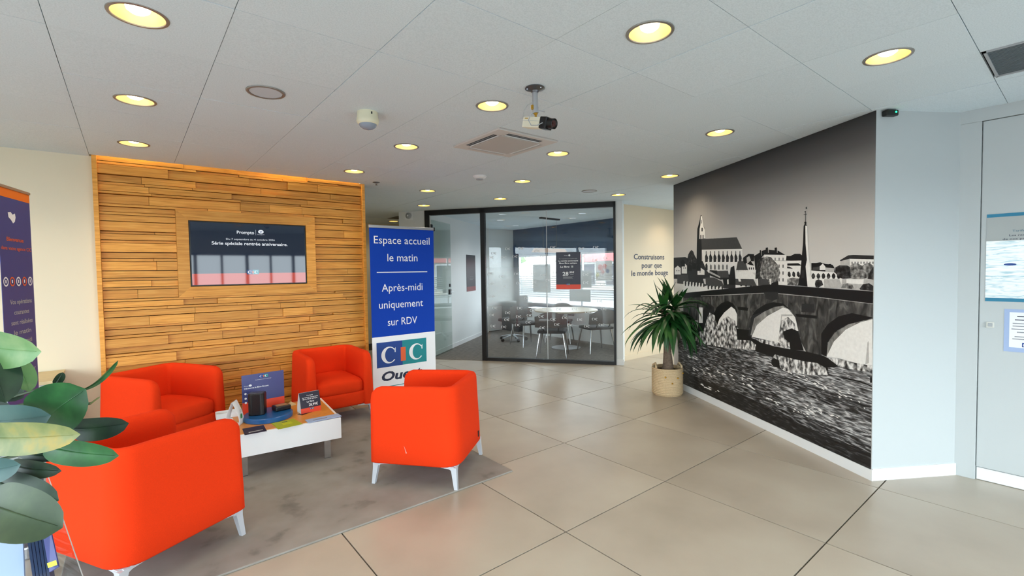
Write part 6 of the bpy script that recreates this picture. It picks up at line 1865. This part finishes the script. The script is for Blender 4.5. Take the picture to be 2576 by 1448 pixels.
# clear brochure holder with brochures, standing in front of the plant
h_tl = at(-60, 1190, 1.02); h_tr = at(122, 1196, 1.02); h_br = at(214, 1460, .80); h_bl = at(-90, 1460, .80)
hb = Vector((h_br.x, h_br.y, .75))
ho = thing('brochure_holder', 'clear acrylic brochure holder leaning on the counter', 'brochure holder', tuple(hb))
nrm = (h_tr-h_br).cross(h_bl-h_br).normalized()
if nrm.dot(CAMP-h_br) < 0:
    nrm = -nrm


def slab(name, quad, th, mat, parent, off=Vector((0, 0, 0))):
    vs = [q + off - hb for q in quad] + [q + off - nrm*th - hb for q in quad]
    o = MB().add(vs, [(0, 1, 2, 3), (7, 6, 5, 4), (0, 4, 5, 1), (1, 5, 6, 2), (2, 6, 7, 3), (3, 7, 4, 0)]).build(name, mat, parent)
    fix_normals(o)
    return o


slab('back_panel', [h_bl, h_br, h_tr, h_tl], .003, 'acrylic', ho)
e_ = (h_tr-h_br)
foot_l = Vector((h_bl.x, h_bl.y, .757)); foot_r = Vector((h_br.x, h_br.y, .757))
slab('lower_panel', [foot_l, foot_r, h_br, h_bl], .003, 'acrylic', ho)
slab('edge_strip', [h_br - (h_br-h_bl).normalized()*.0022, h_br, h_tr, h_tr - (h_br-h_bl).normalized()*.0022], .004, 'leg_light', ho, nrm*.0006)


def brochure(label, q0, q1, q2, q3, d, mat, th=.003, grp=None):
    pts = [at(q[0], q[1], q[2]) for q in (q0, q1, q2, q3)]
    c = pts[0]
    n_ = (pts[1]-pts[0]).cross(pts[3]-pts[0]).normalized()
    if n_.dot(CAMP-c) < 0:
        n_ = -n_
    vs = [p-c for p in pts] + [p-c-n_*th for p in pts]
    o = MB().add(vs, [(0, 1, 2, 3), (7, 6, 5, 4), (0, 4, 5, 1), (1, 5, 6, 2), (2, 6, 7, 3), (3, 7, 4, 0)]).build('brochure', mat, loc=tuple(c)); fix_normals(o)
    tag(o, label, 'brochure', grp)
    return o


for k in range(5):
    x0 = 66 + k*9.2
    brochure('navy brochure standing edge on in the clear holder', (x0+18, 1466, .775-.002*k), (x0+25.6, 1466, .775-.002*k), (x0+7.6, 1340, .835-.002*k), (x0, 1340, .835-.002*k), 0, 'brochure_navy', .014, 'navy brochures packed in the clear holder')
bq = brochure('violet brochure with a yellow foot beside the navy ones', (124, 1438, .765), (147, 1424, .765), (126, 1330, .82), (106, 1336, .82), 0, 'banner_violet', .002)
c_ = Vector(bq.location)
yq = [at(x, y, d) for x, y, d in ((121, 1428, .7645), (144, 1420, .7645), (141, 1408, .769), (118, 1416, .769))]
MB().add([p-c_ for p in yq], [(0, 1, 2, 3)]).build('yellow_foot', 'yellow', bq)
brochure('pale brochure at the open left end of the clear holder', (-40, 1470, .79), (62, 1470, .79), (56, 1330, .85), (-50, 1330, .85), 0, 'leaflet_blue', .003)
brochure('bright yellow leaflet behind the plant leaves', (14, 1212, 1.0), (66, 1198, 1.0), (52, 1178, 1.01), (10, 1190, 1.01), 0, 'yellow', .002)
brochure('grey card box end behind the plant leaves', (-10, 1165, 1.04), (45, 1158, 1.04), (44, 1132, 1.04), (-10, 1126, 1.04), 0, 'paper_grey', .04)
